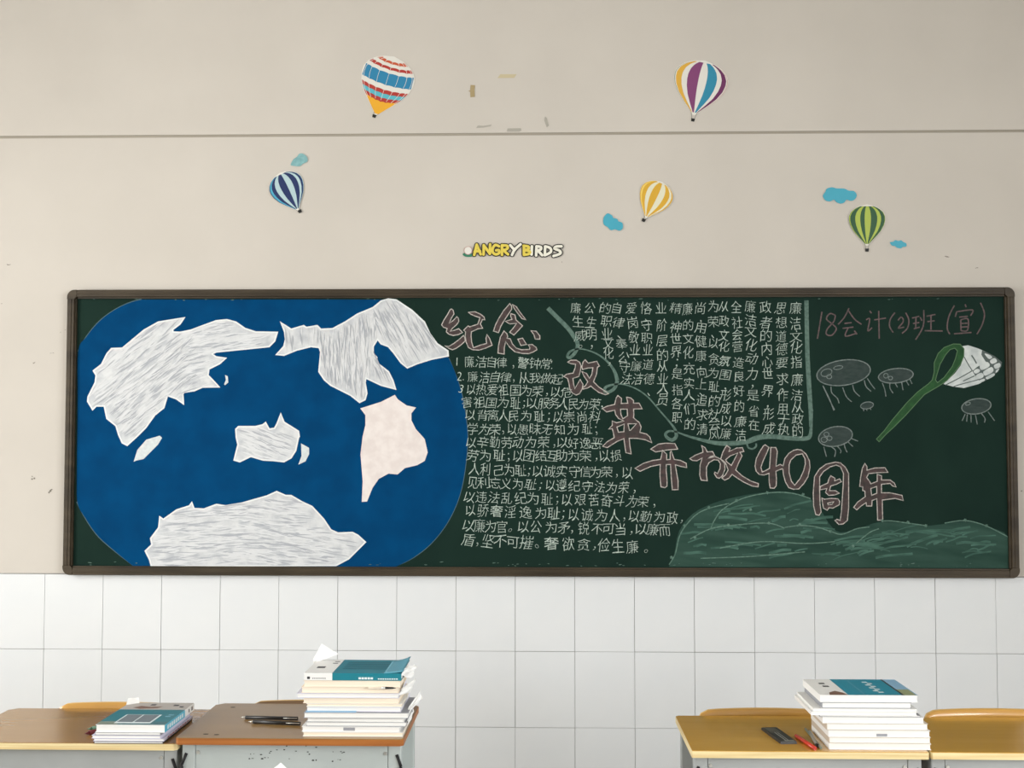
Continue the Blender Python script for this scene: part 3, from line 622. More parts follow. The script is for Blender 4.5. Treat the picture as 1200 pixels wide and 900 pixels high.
# tape scraps
tp = 'old tape scraps above the seam'
t1 = mat('tape_brown', (166,148,108), .6); t2 = mat('tape_beige', (196,184,150), .6); t3 = mat('tape_grey', (170,166,156), .7)
flat_thing('tape_scrap', 'brown upright tape scrap between the two upper balloons', 'tape', [Z(390,40,4,[(646,238),(667,240),(664,262),(666,294),(645,296),(644,270),(634,267),(644,264)])], t1, tp)
flat_thing('tape_scrap', 'beige slanted tape scrap, highest of the scraps', 'tape', [Z(390,40,4,[(785,188),(862,188),(850,205),(772,206)])], t2, tp)
flat_thing('tape_scrap', 'grey tape scrap left of the others, just above the seam', 'tape', [Z(390,40,4,[(680,428),(705,430),(745,424),(740,432),(705,438),(672,440)])], t3, tp)
flat_thing('tape_scrap', 'grey flat tape scrap nearest the seam', 'tape', [Z(390,40,4,[(820,442),(882,441),(884,452),(872,457),(815,456)])], t3, tp)
flat_thing('tape_scrap', 'grey upright tape scrap, rightmost of the scraps', 'tape', [Z(390,40,4,[(995,385),(1004,395),(1012,430),(1003,437),(992,405)])], t3, tp)
# ============================================================ DESKS
steel = mat('steel_grey', (168,172,172), .45, (160,164,164), (4,4,4), spec=.5)
steel2 = mat('steel_grey_green', (182,190,188), .45, (172,180,178), (4,4,4), spec=.5)
steeldk = mat('steel_inside_dark', (92,96,98), .6)
screwm = mat('screw_metal', (210,210,206), .3, metal=.8)
chipm = mat('chip_dark', (44,42,38), .8)
rubber = mat('rubber_black', (26,26,28), .7)
wood_y = mat('varnish_yellow', (206,158,66), .24, (198,149,58), (3,30,3), 5, .3, .7, spec=.5, coat=.4)
wood_b = mat('varnish_brown', (146,114,66), .28, (138,106,60), (3,30,3), 5, .3, .7, spec=.4, coat=.25)
wood_b2 = mat('varnish_tan', (158,119,64), .26, (152,113,60), (2,14,2), 5, .3, .7, spec=.5, coat=.4)
edge_l = mat('ply_edge_light', (236,218,168), .5, (214,188,132), (3,3,160), 3)
edge_o = mat('ply_edge_orange', (172,106,44), .5, (152,88,34), (3,3,120), 3)
def desk(label, x0, x1, y0, y1, z, top, edge, st, cut=.022, chips=False):
    cx, cy = (x0+x1)/2, (y0+y1)/2
    r = thing('school_desk', label, 'desk', (cx, cy, 0), 0, 'school desks in front of the tiled wall')
    w, d = (x1-x0)/2, (y1-y0)/2; th = .018
    pts = [(-w+cut*.35,-d),(w-cut*.35,-d),(w,-d+cut*.4),(w,d-cut),(w-cut,d),(-w+cut,d),(-w,d-cut),(-w,-d+cut*.4)]
    bm = bmesh.new(); prism(bm, pts, z-th, z-.0016)
    top_edges = [e for e in bm.edges if all(v.co.z > z-.005 for v in e.verts)]
    o = fin(bm, 'tabletop_core', edge, r)
    bm = bmesh.new(); pt2 = [(x*.997, y*.996) for x, y in pts]; prism(bm, pt2, z-.0016, z); fin(bm, 'tabletop', top, r)
    # steel book box under the top
    bx, by0, by1, bz = w-.045, -d+.035, d-.04, z-th-.15
    bm = bmesh.new(); box(bm, -bx, bx, by0, by0+.0015, bz, z-th); fin(bm, 'front_panel', st, r)
    bm = bmesh.new(); box(bm, -bx, bx, by0+.0015, by1, bz, bz+.002); box(bm, -bx, -bx+.002, by0+.0015, by1, bz+.002, z-th); box(bm, bx-.002, bx, by0+.0015, by1, bz+.002, z-th)
    fin(bm, 'book_box', st, r)
    for s in (-1, 1):
        bm = bmesh.new()      # channel-section upright with foot
        xa, xb = sorted((s*(bx+.001), s*(bx+.036)))
        box(bm, xa, xb, by0-.002, by0+.03, .03, z-th, bev=.003)
        fin(bm, 'leg', st, r)
        bm = bmesh.new(); box(bm, xa, xb, by1-.03, by1, .03, z-th, bev=.003); fin(bm, 'leg', st, r)
        bm = bmesh.new(); box(bm, xa, xb, -d+.0, d-.0, .008, .03, bev=.003); fo = fin(bm, 'foot_bar', st, r)
        for yy in (-d+.02, d-.02):
            bm = bmesh.new(); box(bm, xa-.002, xb+.002, yy-.02, yy+.02, 0, .008, bev=.002); fin(bm, 'rubber_foot', rubber, fo)
        bm = bmesh.new(); tube(bm, (s*(bx-.006), by0-.003, z-th-.028), (s*(bx-.006), by0+.0005, z-th-.028), .0045, .0052, 10); fin(bm, 'screw', screwm, r)
        bm = bmesh.new(); box(bm, s*(bx+.012)-.004, s*(bx+.012)+.004, by0-.004, by0-.0005, z-th-.11, z-th-.07, bev=.001)
        # black bag hook bracket on the upright
        xh = s*(bx+.024); tube(bm, (xh, by0-.002, z-th-.03), (xh+s*.012, by0-.006, z-th-.06), .004); tube(bm, (xh+s*.012, by0-.006, z-th-.06), (xh+s*.006, by0-.012, z-th-.085), .004)
        fin(bm, 'bag_hook', rubber, r)
    bm = bmesh.new(); tube(bm, (-bx-.02, by1-.015, .12), (bx+.02, by1-.015, .12), .01); fin(bm, 'stretcher', st, r)
    if chips:
        rnd = random.Random(3); bm = bmesh.new()
        for i in range(34):
            px, pz = rnd.uniform(-.12, .14), z-th-rnd.uniform(.003, .05); a = rnd.uniform(.0012, .005); b = rnd.uniform(.0008, .0022); t = rnd.uniform(-.6, .9)
            vs = [bm.verts.new((px+math.cos(t+q)*a*(1 if k % 2 else .6), by0-.0006, pz+math.sin(t+q)*b)) for k, q in enumerate([0, 1, 2, 3.1, 4.1, 5.2])]
            bm.faces.new(vs)
        for px in (-.21, -.1, .22):
            vs = [bm.verts.new((px+x, by0-.0006, z-th-.001-zz)) for x, zz in ((-.01, 0), (.012, 0), (.01, .003), (-.004, .004))]; bm.faces.new(vs)
        fin(bm, 'paint_chips', chipm, r, kind='stuff')
        bm = bmesh.new()
        for (px, py) in ((-.24, .15), (-.23, -.165), (-.2, -.17)):
            vs = [bm.verts.new((px+.008*math.cos(q)*(1.2 if k % 2 else .8), py+.005*math.sin(q), z+.0004)) for k, q in enumerate([i*math.pi/4 for i in range(8)])]; bm.faces.new(vs)
        fin(bm, 'tabletop_chips', chipm, r, kind='stuff')
    return r
DY0, DY1 = -1.985, -1.60
desk('brown-topped desk with light ply edge at the left frame edge, under the small book pile', -1.556, -.937, -1.893, -1.495, .735, wood_b2, edge_l, steel)
desk('brown-topped desk with orange edge and chipped grey-green panel, second from left', -.9355, -.336, -1.912, -1.502, .755, wood_b, edge_o, steel2, chips=True)
desk('yellow-topped desk with light edge left of the right-hand pair, carrying pens', .405, 1.0, DY0, DY1, .75, wood_y, edge_l, steel, cut=.008)
desk('yellow-topped empty desk cut off by the right frame edge', 1.0065, 1.601, DY0+.002, DY1+.002, .75, wood_y, edge_l, steel, cut=.01)
# ---- chairs tucked in behind the desks
ply = mat('chair_ply', (206,158,78), .3, (190,140,62), (3,3,20), 4, spec=.6, coat=.4)
plyb = mat('chair_ply_brown', (128,98,66), .35, (116,88,58), (3,3,20), 4, spec=.5, coat=.3)
plye = mat('chair_ply_edge', (228,190,120), .5)
def chair(label, cx, w, yb, ztop, m, bow=.03):
    r = thing('school_chair', label, 'chair', (cx, yb+.18, 0), 0, 'school chairs behind the desks')
    bm = bmesh.new(); n = 20; hgt = .16; th = .012; rows = 8; yy0 = -.18-.0
    F_, B_ = [], []
    for i in range(n+1):
        u = -1+2*i/n; cf, cb_ = [], []
        rr = .05
        e = max(0, (abs(u)*w/2-(w/2-rr)))/rr; dz = rr*(1-math.sqrt(max(0, 1-e*e)))
        z0, z1 = ztop-hgt+dz, ztop-dz-(.004*u*u)
        if z1 <= z0: z1 = z0+.001
        y_ = bow*(1-u*u)*1.0
        for k in range(rows+1):
            z_ = z0+(z1-z0)*k/rows
            cf.append(bm.verts.new((u*w/2, yy0+y_, z_))); cb_.append(bm.verts.new((u*w/2, yy0+y_+th, z_)))
        F_.append(cf); B_.append(cb_)
    for i in range(n):
        for k in range(rows):
            a = bm.faces.new((F_[i][k], F_[i+1][k], F_[i+1][k+1], F_[i][k+1])); a.smooth = True
            b = bm.faces.new((B_[i][k], B_[i][k+1], B_[i+1][k+1], B_[i+1][k])); b.smooth = True
        bm.faces.new((F_[i][rows], F_[i+1][rows], B_[i+1][rows], B_[i][rows])).material_index = 1
        bm.faces.new((F_[i][0], B_[i][0], B_[i+1][0], F_[i+1][0])).material_index = 1
    for i in (0, n):
        for k in range(rows): bm.faces.new((F_[i][k], F_[i][k+1], B_[i][k+1], B_[i][k])) .material_index = 1
    fin(bm, 'backrest', [m, plye], r)
    bm = bmesh.new(); box(bm, -.18, .18, -.56, -.22, .40, .415, bev=.004); fin(bm, 'seat', m, r)
    for s in (-1, 1):
        bm = bmesh.new(); tube(bm, (s*.15, -.19+.045, ztop-.02), (s*.15, -.2, .40), .011); fin(bm, 'back_post', steel, r)
        bm = bmesh.new(); tube(bm, (s*.15, -.2, .40), (s*.17, -.13, 0), .011); fin(bm, 'leg', steel, r)
        bm = bmesh.new(); tube(bm, (s*.15, -.53, .40), (s*.17, -.56, 0), .011); fin(bm, 'leg', steel, r)
        bm = bmesh.new(); tube(bm, (s*.15, -.55, .393), (s*.15, -.2, .393), .01); fin(bm, 'seat_rail', steel, r)
    return r
chair('light yellow plywood chair tucked behind the leftmost desk', W(140,825,-1.47)[0], .39, -1.487, .749, ply, .012)
chair('dark brown chair tucked behind the chipped desk', W(372,822,-1.47)[0], .42, -1.495, W(372,820.5,-1.48)[2], plyb, .012)
chair('golden plywood chair behind the right-hand desk that carries pens', W(898,833,-1.57)[0], .42, -1.592, W(898,831,-1.58)[2], ply, .02)
chair('golden plywood chair behind the empty desk at right', W(1150,833,-1.57)[0]+.03, .42, -1.592, W(1150,831.5,-1.58)[2], ply, .02)
# ============================================================ BOOKS
page = mat('page_edge', (244,243,239), .9, (226,225,222), (3,3,420), 2, .3, .75)
pagec = mat('page_edge_cream', (245,234,216), .9, (234,220,200), (3,3,420), 2, .3, .75)
paper = mat('loose_paper', (240,240,238), .85)
cw = mat('cover_white', (236,236,234), .5); cg = mat('cover_grey', (150,152,158), .5); ct = mat('cover_teal', (20,124,140), .4)
cl_ = mat('cover_lavender', (206,204,222), .5); cbk = mat('cover_dark', (58,54,58), .5); cbl = mat('cover_sky_blue', (150,190,222), .5)
cbe = mat('cover_beige', (196,184,168), .6); crm = mat('cover_cream', (236,222,204), .6)
pic_g = mat('print_grey', (110,120,126), .5); pic_b = mat('print_brown', (122,92,76), .5); pic_l = mat('print_pale_blue', (120,170,190), .5); pic_sky = mat('print_sky', (134,176,206), .5)
txtw = mat('print_white', (220,232,234), .5); txtk = mat('print_black', (52,52,56), .5); txtt = mat('print_dark_teal', (10,84,98), .5); txtr = mat('print_red', (164,70,84), .5)
def book(label, cx, cy, z, w, d, h, rz=0, cover=cw, pg=page, spine='back', group='books', ct_=.0012, extra=None, arch=0):
    """spine: which side carries it - front/back/left/right"""
    r = thing('book', label, 'book', (cx, cy, z), rz, group)
    i_ = .002; bm = bmesh.new()
    px0, px1, py0, py1 = -w/2+i_, w/2-i_, -d/2+i_, d/2-i_
    if spine == 'left': px0 = -w/2+ct_
    if spine == 'right': px1 = w/2-ct_
    if spine == 'front': py0 = -d/2+ct_
    if spine == 'back': py1 = d/2-ct_
    box(bm, px0, px1, py0, py1, ct_, h-ct_); fin(bm, 'pages', pg, r)
    bm = bmesh.new()
    box(bm, -w/2, w/2, -d/2, d/2, 0, ct_); box(bm, -w/2, w/2, -d/2, d/2, h-ct_, h)
    s = {'left': (-w/2,-w/2+ct_,-d/2,d/2), 'right': (w/2-ct_,w/2,-d/2,d/2), 'front': (-w/2,w/2,-d/2,-d/2+ct_), 'back': (-w/2,w/2,d/2-ct_,d/2)}[spine]
    box(bm, *s, ct_, h-ct_); cv = fin(bm, 'cover', cover, r)
    return r, cv
def on_top(r, name, m, rects, h, lift=.0002):      # flat print on the cover
    bm = bmesh.new()
    for q in rects:
        vs = [bm.verts.new((x, y, h+lift)) for x, y in q]; bm.faces.new(vs)
    return fin(bm, name, m, r)
def on_side(r, name, m, rects, const, axis, lift=.0002):
    bm = bmesh.new()
    for (a0, a1, z0, z1) in rects:
        if axis == 'y': vs = [(a0,const-lift,z0),(a1,const-lift,z0),(a1,const-lift,z1),(a0,const-lift,z1)]
        else: vs = [(const+lift,a0,z0),(const+lift,a1,z0),(const+lift,a1,z1),(const+lift,a0,z1)]
        bm.faces.new([bm.verts.new(v) for v in vs])
    return fin(bm, name, m, r)
def R4(x0, x1, y0, y1): return [(x0,y0),(x1,y0),(x1,y1),(x0,y1)]
def stack(o, s, bottom, z0, depth, rows, group, where):
    """rows: bottom edge y, top edge y, x0, x1 (traced on the front face), y shift, cover, pages, spine, look"""
    ox, oy = o; yF = T(ox+(rows[0][2])/s, oy+bottom/s, z0)[1]; z = z0; out = []
    zb = W(ox+rows[0][2]/s, oy+bottom/s, yF)[2]
    for (yb, yt, xa, xb, dy, cov, pg, sp, look, rz) in rows:
        pa, pb = W(ox+xa/s, oy+yb/s, yF), W(ox+xb/s, oy+yb/s, yF); zt = W(ox+xa/s, oy+yt/s, yF)[2]
        h = (zt-pa[2]); w = pb[0]-pa[0]
        r, cv = book(look+where, (pa[0]+pb[0])/2, yF+depth/2+dy, z+.0002, w, depth, h-.0003, rz, cov, pg, sp, group, ct_=min(.0012, h*.12))
        out.append((r, w, depth, h-.0003, yF, z, cv)); z += h
    return out
# --- tall middle stack
mid = stack((330,740), 6.43, 790, .755, .19, [
 (790,756,158,912,0,cw,pagec,'back','cream-edged workbook, the lowest',.004),
 (756,716,152,893,.001,cw,page,'back','white book with grey edge mark, second from the bottom',-.006),
 (716,682,180,935,.004,cg,page,'back','white book with thin grey covers, third from the bottom',.008),
 (682,650,190,925,.004,cw,page,'back','slim white book, fourth from the bottom',-.006),
 (650,607,166,955,-.003,cg,page,'back','white book sticking out to the right, fifth from the bottom',.006),
 (600,562,185,900,.006,cl_,page,'back','white exercise book under the blue folder, sixth from the bottom',-.01),
 (552,527,184,905,.004,cw,pagec,'back','slim cream-edged book, fourth from the top but two',.004),
 (527,483,160,885,.003,crm,pagec,'back','cream-edged book below the lavender magazine,',-.008),
 (478,442,112,880,-.001,cl_,page,'back','lavender-covered magazine sticking out to the left',.012),
 (440,394,146,880,.002,crm,pagec,'back','cream-edged book above the lavender magazine,',.004),
 (392,342,166,898,0,crm,pagec,'back','thick cream book directly under the teal book',-.004),
], 'books in the tall middle stack', ' in the tall stack')
r0, w0, d0, h0, yF0, z_, _ = mid[-1]; ztop = z_+h0
pa = W(330+172/6.43, 780, yF0)[0]; pb = W(330+905/6.43, 780, yF0)[0]; hb = .019
r, cv = book('teal and white paperback with its spine to the front, topmost of the tall stack', (pa+pb)/2, yF0+.094, ztop+.0008, pb-pa, .19, hb, -.006, ct, page, 'front', 'books in the tall middle stack', .0015)
w = pb-pa
on_top(r, 'white_cover_area', cw, [R4(-w/2,-w/2+w*.29,-.095,.095)], hb)
on_side(r, 'white_spine_area', cw, [(-w/2,-w/2+w*.29,0,hb)], -.095, 'y')
on_side(r, 'spine_text', txtw, [(-w/2+w*(.56+i*.031),-w/2+w*(.56+i*.031)+.0065,.003,.0085) for i in range(5)]+[(w/2-.062+i*.006,w/2-.0575+i*.006,.003,.006) for i in range(9)], -.095, 'y', .0004)
on_side(r, 'spine_text', txtk, [(-w/2+w*(.085+i*.018),-w/2+w*(.085+i*.018)+.003,.004,.0062) for i in range(8)]+[(-w/2+.008,-w/2+.0155,.003,.0095)], -.095, 'y', .0004)
on_top(r, 'cover_text', txtt, [R4(-w/2+w*.36, w/2-w*(.12+.05*(i%2)), -.04+i*.022, -.034+i*.022) for i in range(5)], hb, .0004)
on_top(r, 'cover_print', txtk, [R4(-w/2+.02,-w/2+.042,-.03,-.005), R4(-w/2+.052,-w/2+.066,.035,.045), R4(-w/2+.054,-w/2+.068,.06,.068)], hb, .0004)
bm = bmesh.new(); n = 8                   # cover flap curling up at the right
g_ = [[bm.verts.new((w/2-.046+.05*i/n, -.094+.18*j/n, hb+.0005+.012*(i/n)**2*(.4+.6*j/n))) for j in range(n+1)] for i in range(n+1)]
for i in range(n):
    for j in range(n): bm.faces.new((g_[i][j], g_[i+1][j], g_[i+1][j+1], g_[i][j+1])).smooth = True
fl = fin(bm, 'curled_flap', [mat('flap_blue', (92,160,180), .4)], r); md = fl.modifiers.new('t', 'SOLIDIFY'); md.thickness = .0006
# grey mark on the page edge
def edge_mark(entry, xa, xb, s, ox, frac0, frac1):
    r, w, d, h, yF, z, cv = entry; a = W(ox+xa/s, 800, yF)[0]-r.location[0]; b = W(ox+xb/s, 800, yF)[0]-r.location[0]
    on_side(r, 'grey_mark', cg, [(a, b, h*frac0, h*frac1)], -d/2+.002, 'y', .0004)
edge_mark(mid[1], 468, 555, 6.43, 330, .2, .82)
# loose sheets, folder and brush pen in the pile
def sheet(name, label, cat, pts, m, nx=8, ny=6, amp=.002, thick=.0005, seed=1, group=None):
    """pts: four corners in space; a slightly buckled sheet"""
    rnd = random.Random(seed); P = [Vector(p) for p in pts]; c = sum(P, Vector())/4; nrm = (P[1]-P[0]).cross(P[3]-P[0]).normalized()
    ph = [rnd.uniform(0, 6) for _ in range(4)]; bm = bmesh.new()
    G = []
    for i in range(nx+1):
        col_ = []
        for j in range(ny+1):
            u, v = i/nx, j/ny; p = P[0]*(1-u)*(1-v)+P[1]*u*(1-v)+P[2]*u*v+P[3]*(1-u)*v
            p = p+nrm*amp*(math.sin(5*u+ph[0])+math.sin(7*v+ph[1])+.8*math.sin(11*u*v+ph[2])+rnd.uniform(-.5, .5)); col_.append(bm.verts.new(p-c))
        G.append(col_)
    for i in range(nx):
        for j in range(ny): bm.faces.new((G[i][j], G[i+1][j], G[i+1][j+1], G[i][j+1]))
    o = fin(bm, name, m); o.location = c; md = o.modifiers.new('t', 'SOLIDIFY'); md.thickness = thick; tag(o, label, cat, group); return o
MX = mid[0][0].location[0]; yb_ = yF0+.19
zz = W(330+300/6.43, 740+578/6.43, yF0)[2]
sheet('folder', 'light blue folder squeezed into the middle of the tall stack', 'folder', [W(330+182/6.43,740+602/6.43,yF0-.001), W(330+560/6.43,740+602/6.43,yF0-.001), W(330+560/6.43,740+602/6.43,yF0-.001)+Vector((0,.1,0)), W(330+182/6.43,740+602/6.43,yF0-.001)+Vector((0,.1,0))], cbl, thick=.005, amp=.0001)
k = 0
for (xa, ya, xb, yb, w_) in ((905,330,1005,250,.0), (890,480,1010,350,.0), (925,640,1050,440,.0), (1000,560,1062,505,0), (930,720,1000,560,0)):
    a = W(330+xa/6.43, 740+ya/6.43, yF0+.012); b = W(330+xb/6.43, 740+yb/6.43, yF0+.12)
    sheet('crumpled_sheet', ('crumpled white sheet poking out beside the teal book', 'crumpled white sheet on the right side, below the first one', 'large crumpled white sheet drooping at the right rear of the tall stack', 'small white paper corner pointing right from the tall stack', 'white sheet hanging low at the right rear of the tall stack')[k], 'paper',
          [a, a+Vector((.004,.03,.012)), b, b+Vector((-.006,-.03,-.03))] if k != 3 else [b+Vector((-.02,-.006,.004)), b+Vector((-.006,0,.012)), b+Vector((.002,0,0)), b+Vector((-.012,-.004,-.006))], paper, 7, 5, .0028 if k != 3 else .0004, seed=k+3, group='loose papers at the right of the tall stack'); k += 1
a, b, c_ = W(330+240/6.43,740+205/6.43,yF0+.17), W(330+302/6.43,740+92/6.43,yF0+.18), W(330+430/6.43,740+170/6.43,yF0+.18)
sheet('loose_sheet', 'white paper corner standing up behind the topmost teal book of the tall stack', 'paper', [a+Vector((.0,-.004,-.012)), a, b, c_], paper, 6, 6, .0008)
bm = bmesh.new(); y_ = yF0-.007; z_ = W(330+800/6.43, 740+426/6.43, y_)[2]; x0, x1, x2 = [W(330+q/6.43, 800, y_)[0] for q in (655, 755, 862)]
tube(bm, (x0, y_, z_-.001), (x1, y_, z_), .0028)
bpn = fin(bm, 'brush_pen', mat('pen_cream', (226,214,196), .5)); bm = bmesh.new(); tube(bm, (x1, y_, z_), (x1+.009, y_, z_), .0034); fin(bm, 'ferrule', screwm, bpn)
bm = bmesh.new(); tube(bm, (x1+.009, y_, z_), (x2-.01, y_, z_), .0032, .0026); tube(bm, (x2-.01, y_, z_), (x2, y_, z_), .0026, .0004); fin(bm, 'bristles', rubber, bpn)
tag(bpn, 'slim brush pen with dark tip lying in front of the upper tall-stack books', 'brush')
# --- right-hand stack
rt = stack((920,780), 6.667, 656, .75, .2, [
 (656,607,345,1142,0,cw,page,'left','white book, the lowest',0),
 (607,558,345,1140,.001,cbe,page,'left','white book, second from the bottom',.002),
 (558,505,340,1136,0,cw,page,'left','white book marked grey on its edge, third from the bottom',-.002),
 (505,452,326,1120,.002,cbe,page,'left','white book, fourth from the bottom',.003),
 (452,402,296,1090,.001,cw,page,'left','white book, fifth from the bottom',-.002),
 (402,388,272,1062,.002,cg,page,'left','thin grey-blue booklet',.0),
 (388,358,202,1030,-.002,cw,page,'left','thin white book sticking out to the left, below its twin,',.004),
 (357,334,222,1034,-.001,cw,page,'left','thin white book sticking out to the left, above its twin,',-.004),
 (333,287,290,990,.004,cg,page,'left','white book with grey cover directly under the teal book',.004),
], 'books in the right-hand stack', ' in the right-hand stack')
edge_mark(rt[2], 710, 795, 6.667, 920, .1, .5)
r0, w0, d0, h0, yF1, z_, _ = rt[-1]; zt1 = z_+h0
pa = W(920+275/6.667, 818, yF1)[0]; pb = W(920+1042/6.667, 818, yF1)[0]; w = pb-pa; hb = .018
r, cv = book('teal paperback with a white end and landscape photo, topmost of the right-hand stack', (pa+pb)/2, yF1+.104, zt1+.0006, w, .2, hb, .006, cw, page, 'left', 'books in the right-hand stack')
on_top(r, 'teal_cover_area', mat('cover_teal_blue', (40,140,164), .4), [R4(-w/2+w*.29,-w/2+w*.84,-.1,.1)], hb)
on_top(r, 'dark_cover_band', txtk, [R4(-w/2+w*.84,-w/2+w*.862,-.1,.1)], hb, .0003)
on_top(r, 'landscape_photo', pic_sky, [R4(-w/2+w*.862,w/2,-.1,.1)], hb)
on_top(r, 'landscape_photo', mat('print_olive', (142,150,110), .6), [R4(-w/2+w*.862,w/2-.004,-.1,-.03)], hb, .0004)
on_top(r, 'cover_title', txtw, [R4(-w/2+w*(.6+.035*(i%2)), -w/2+w*(.655+.035*(i%2)), .055-i*.018, .067-i*.018) for i in range(8)], hb, .0004)
on_top(r, 'cover_line', pic_l, [R4(-w/2+w*.46,-w/2+w*.468,-.09,.08)], hb, .0004)
on_top(r, 'cover_print', txtk, [R4(-w/2+.03,-w/2+.045,.035,.05), R4(-w/2+.032,-w/2+.048,.0,.015)], hb, .0004)
on_top(r, 'cover_print', pic_b, [[(-w/2+w*.1,-.1),(-w/2+w*.29,-.1),(-w/2+w*.26,-.07),(-w/2+w*.2,-.05),(-w/2+w*.12,-.07)]], hb, .0004)
# --- small left-hand pile
lf = stack((80,800), 7.5, 534, .735, .262, [
 (534,516,222,832,0,cbk,page,'right','thin dark-covered book, the lowest',0),
 (516,491,214,836,.002,cl_,page,'right','book with white edges and lavender spine, second from the bottom',.004),
 (490,462,204,812,.001,cl_,page,'right','lavender-spined book, middle',-.004),
 (458,433,228,806,.003,cg,page,'right','grey-covered thin book, second from the top',.003),
], 'books in the small left pile', ' in the small left pile')
r0, w0, d0, h0, yF2, z_, _ = lf[-1]; zt2 = z_+h0
pa = W(80+238/7.5, 850, yF2)[0]; pb = W(80+848/7.5, 850, yF2)[0]; w = pb-pa; hb = .02; d = .262
r, cv = book('paperback with teal band, grey photos and teal spine, topmost of the small left pile', (pa+pb)/2, yF2+d/2+.002, zt2+.0006, w, d, hb, -.004, cw, page, 'right', 'books in the small left pile')
on_top(r, 'grey_cover_area', mat('cover_warm_grey', (176,170,164), .5), [R4(-w/2,w/2,d*.17,d/2)], hb)
on_top(r, 'teal_cover_band', mat('cover_deep_teal', (24,112,122), .4), [R4(-w/2,w/2,-d*.36,d*.17)], hb)
on_top(r, 'lower_cover_strip', mat('cover_olive_grey', (120,132,118), .5), [R4(-w/2,-w/2+w*.3,-d/2,-d*.36)], hb)
on_top(r, 'lower_cover_strip', mat('cover_slate', (70,112,118), .5), [R4(-w/2+w*.3,w/2,-d/2,-d*.36)], hb)
on_top(r, 'photo_border', txtw, [R4(-w*.27,w*.26,-d*.44,-d*.06)], hb, .0003)
on_top(r, 'cover_photo', pic_g, [R4(-w*.25,-w*.02,-d*.39,-d*.07), R4(.0,w*.23,-d*.39,-d*.07)], hb, .0005)
on_top(r, 'cover_text', pic_l, [R4(w*.34,w*.42,-d*.16,-d*.12), R4(w*.36,w*.44,-d*.09,-d*.05)], hb, .0004)
on_top(r, 'hat_photo', pic_b, [[(-w*.34,d*.26),(-w*.2,d*.2),(w*.05,d*.24),(w*.1,d*.32),(-w*.1,d*.3),(-w*.24,d*.34)]], hb, .0004)
on_top(r, 'hat_photo', txtk, [R4(-w*.12,-w*.04,d*.36,d*.42), R4(w*.24,w*.32,d*.34,d*.4), R4(w*.36,w*.42,d*.28,d*.33)], hb, .0005)
on_side(r, 'teal_spine', mat('spine_sky_teal', (80,176,204), .45), [(-d/2,d*.17,0,hb)], w/2, 'x')
on_side(r, 'white_spine_area', cw, [(d*.17,d/2,0,hb)], w/2, 'x')
on_side(r, 'spine_text', txtw, [(-d*.42+i*.018,-d*.42+.012+i*.018,.004,.015) for i in range(8)], w/2, 'x', .0004)
on_side(r, 'spine_text', txtk, [(d*.3,d*.33,.005,.014)]+[(d*.4,d*.44,.004,.015)], w/2, 'x', .0004)
on_side(lf[1][0], 'spine_text', txtr, [(-.1+i*.022,-.086+i*.022,.002,lf[1][3]-.002) for i in range(9)], lf[1][1]/2, 'x', .0003)
a = T(80+500/7.5, 800+215/7.5, zt2+hb); 
e = Vector((pa+.0, yF2+d, zt2+hb))
sheet('loose_sheet', 'white paper corner sticking out behind the small left pile', 'paper', [e+Vector((.0,-.03,.0005)), e+Vector((.03,-.004,.0005)), e+Vector((.022,.012,.014)), e+Vector((-.006,.004,.012))], paper, 5, 5, .0006)
def pen(label, cat, p0, p1, r_, mbody, mtip, mcap, group=None, name='pen'):
    """barrel from tip p0 to end p1"""
    p0, p1 = Vector(p0), Vector(p1); d_ = (p1-p0).normalized(); bm = bmesh.new(); tube(bm, p0+d_*.014, p1, r_, r_, 12)
    for v in bm.verts: v.co -= p0
    o = fin(bm, name, mbody); o.location = p0; tag(o, label, cat, group)
    bm = bmesh.new(); tube(bm, d_*.003, d_*.014, .0012, r_*.85, 10); tube(bm, (0,0,0), d_*.003, .0004, .0012, 8); fin(bm, 'tip', mtip, o)
    if mcap:
        L_ = (p1-p0).length; s_ = Vector((0, -r_-.0012, r_*.3)); bm = bmesh.new(); tube(bm, s_+d_*(L_-.04), s_+d_*(L_-.002), .0011, .0011, 6); tube(bm, d_*(L_-.004), s_+d_*(L_-.002), .0015, .0011, 6); fin(bm, 'clip', mcap, o)
    return o
pb_ = mat('pen_black', (24,22,22), .35); silver = mat('pen_silver', (206,204,196), .3, metal=.7)
z = .755+.0052
pen('black pen with silver tip, rear one of two beside the tall stack', 'pen', T(282,840.5,z), T(349,842,z), .0048, pb_, silver, silver, 'black pens on the chipped desk')
pen('black pen with silver tip, front one of two beside the tall stack', 'pen', T(291,845.5,z), T(352,848,z), .0048, pb_, silver, silver, 'black pens on the chipped desk')
# markers sticking out under the left pile
z = .735+.0062
grn = mat('marker_green', (84,120,98), .5); mar = mat('marker_maroon', (104,30,38), .5)
p = T(99,860,z); pen('maroon marker poking out left of the small book pile', 'pen', p, p+Vector((.035,.05,0)), .006, mar, mar, None, 'markers beside the small left pile', 'marker')
p = T(97,856,z+.002); p.z = z; p = p+Vector((.003,.022,0)); pen('dull green marker poking out behind the maroon one', 'pen', p, p+Vector((.045,.03,0)), .006, grn, grn, None, 'markers beside the small left pile', 'marker')
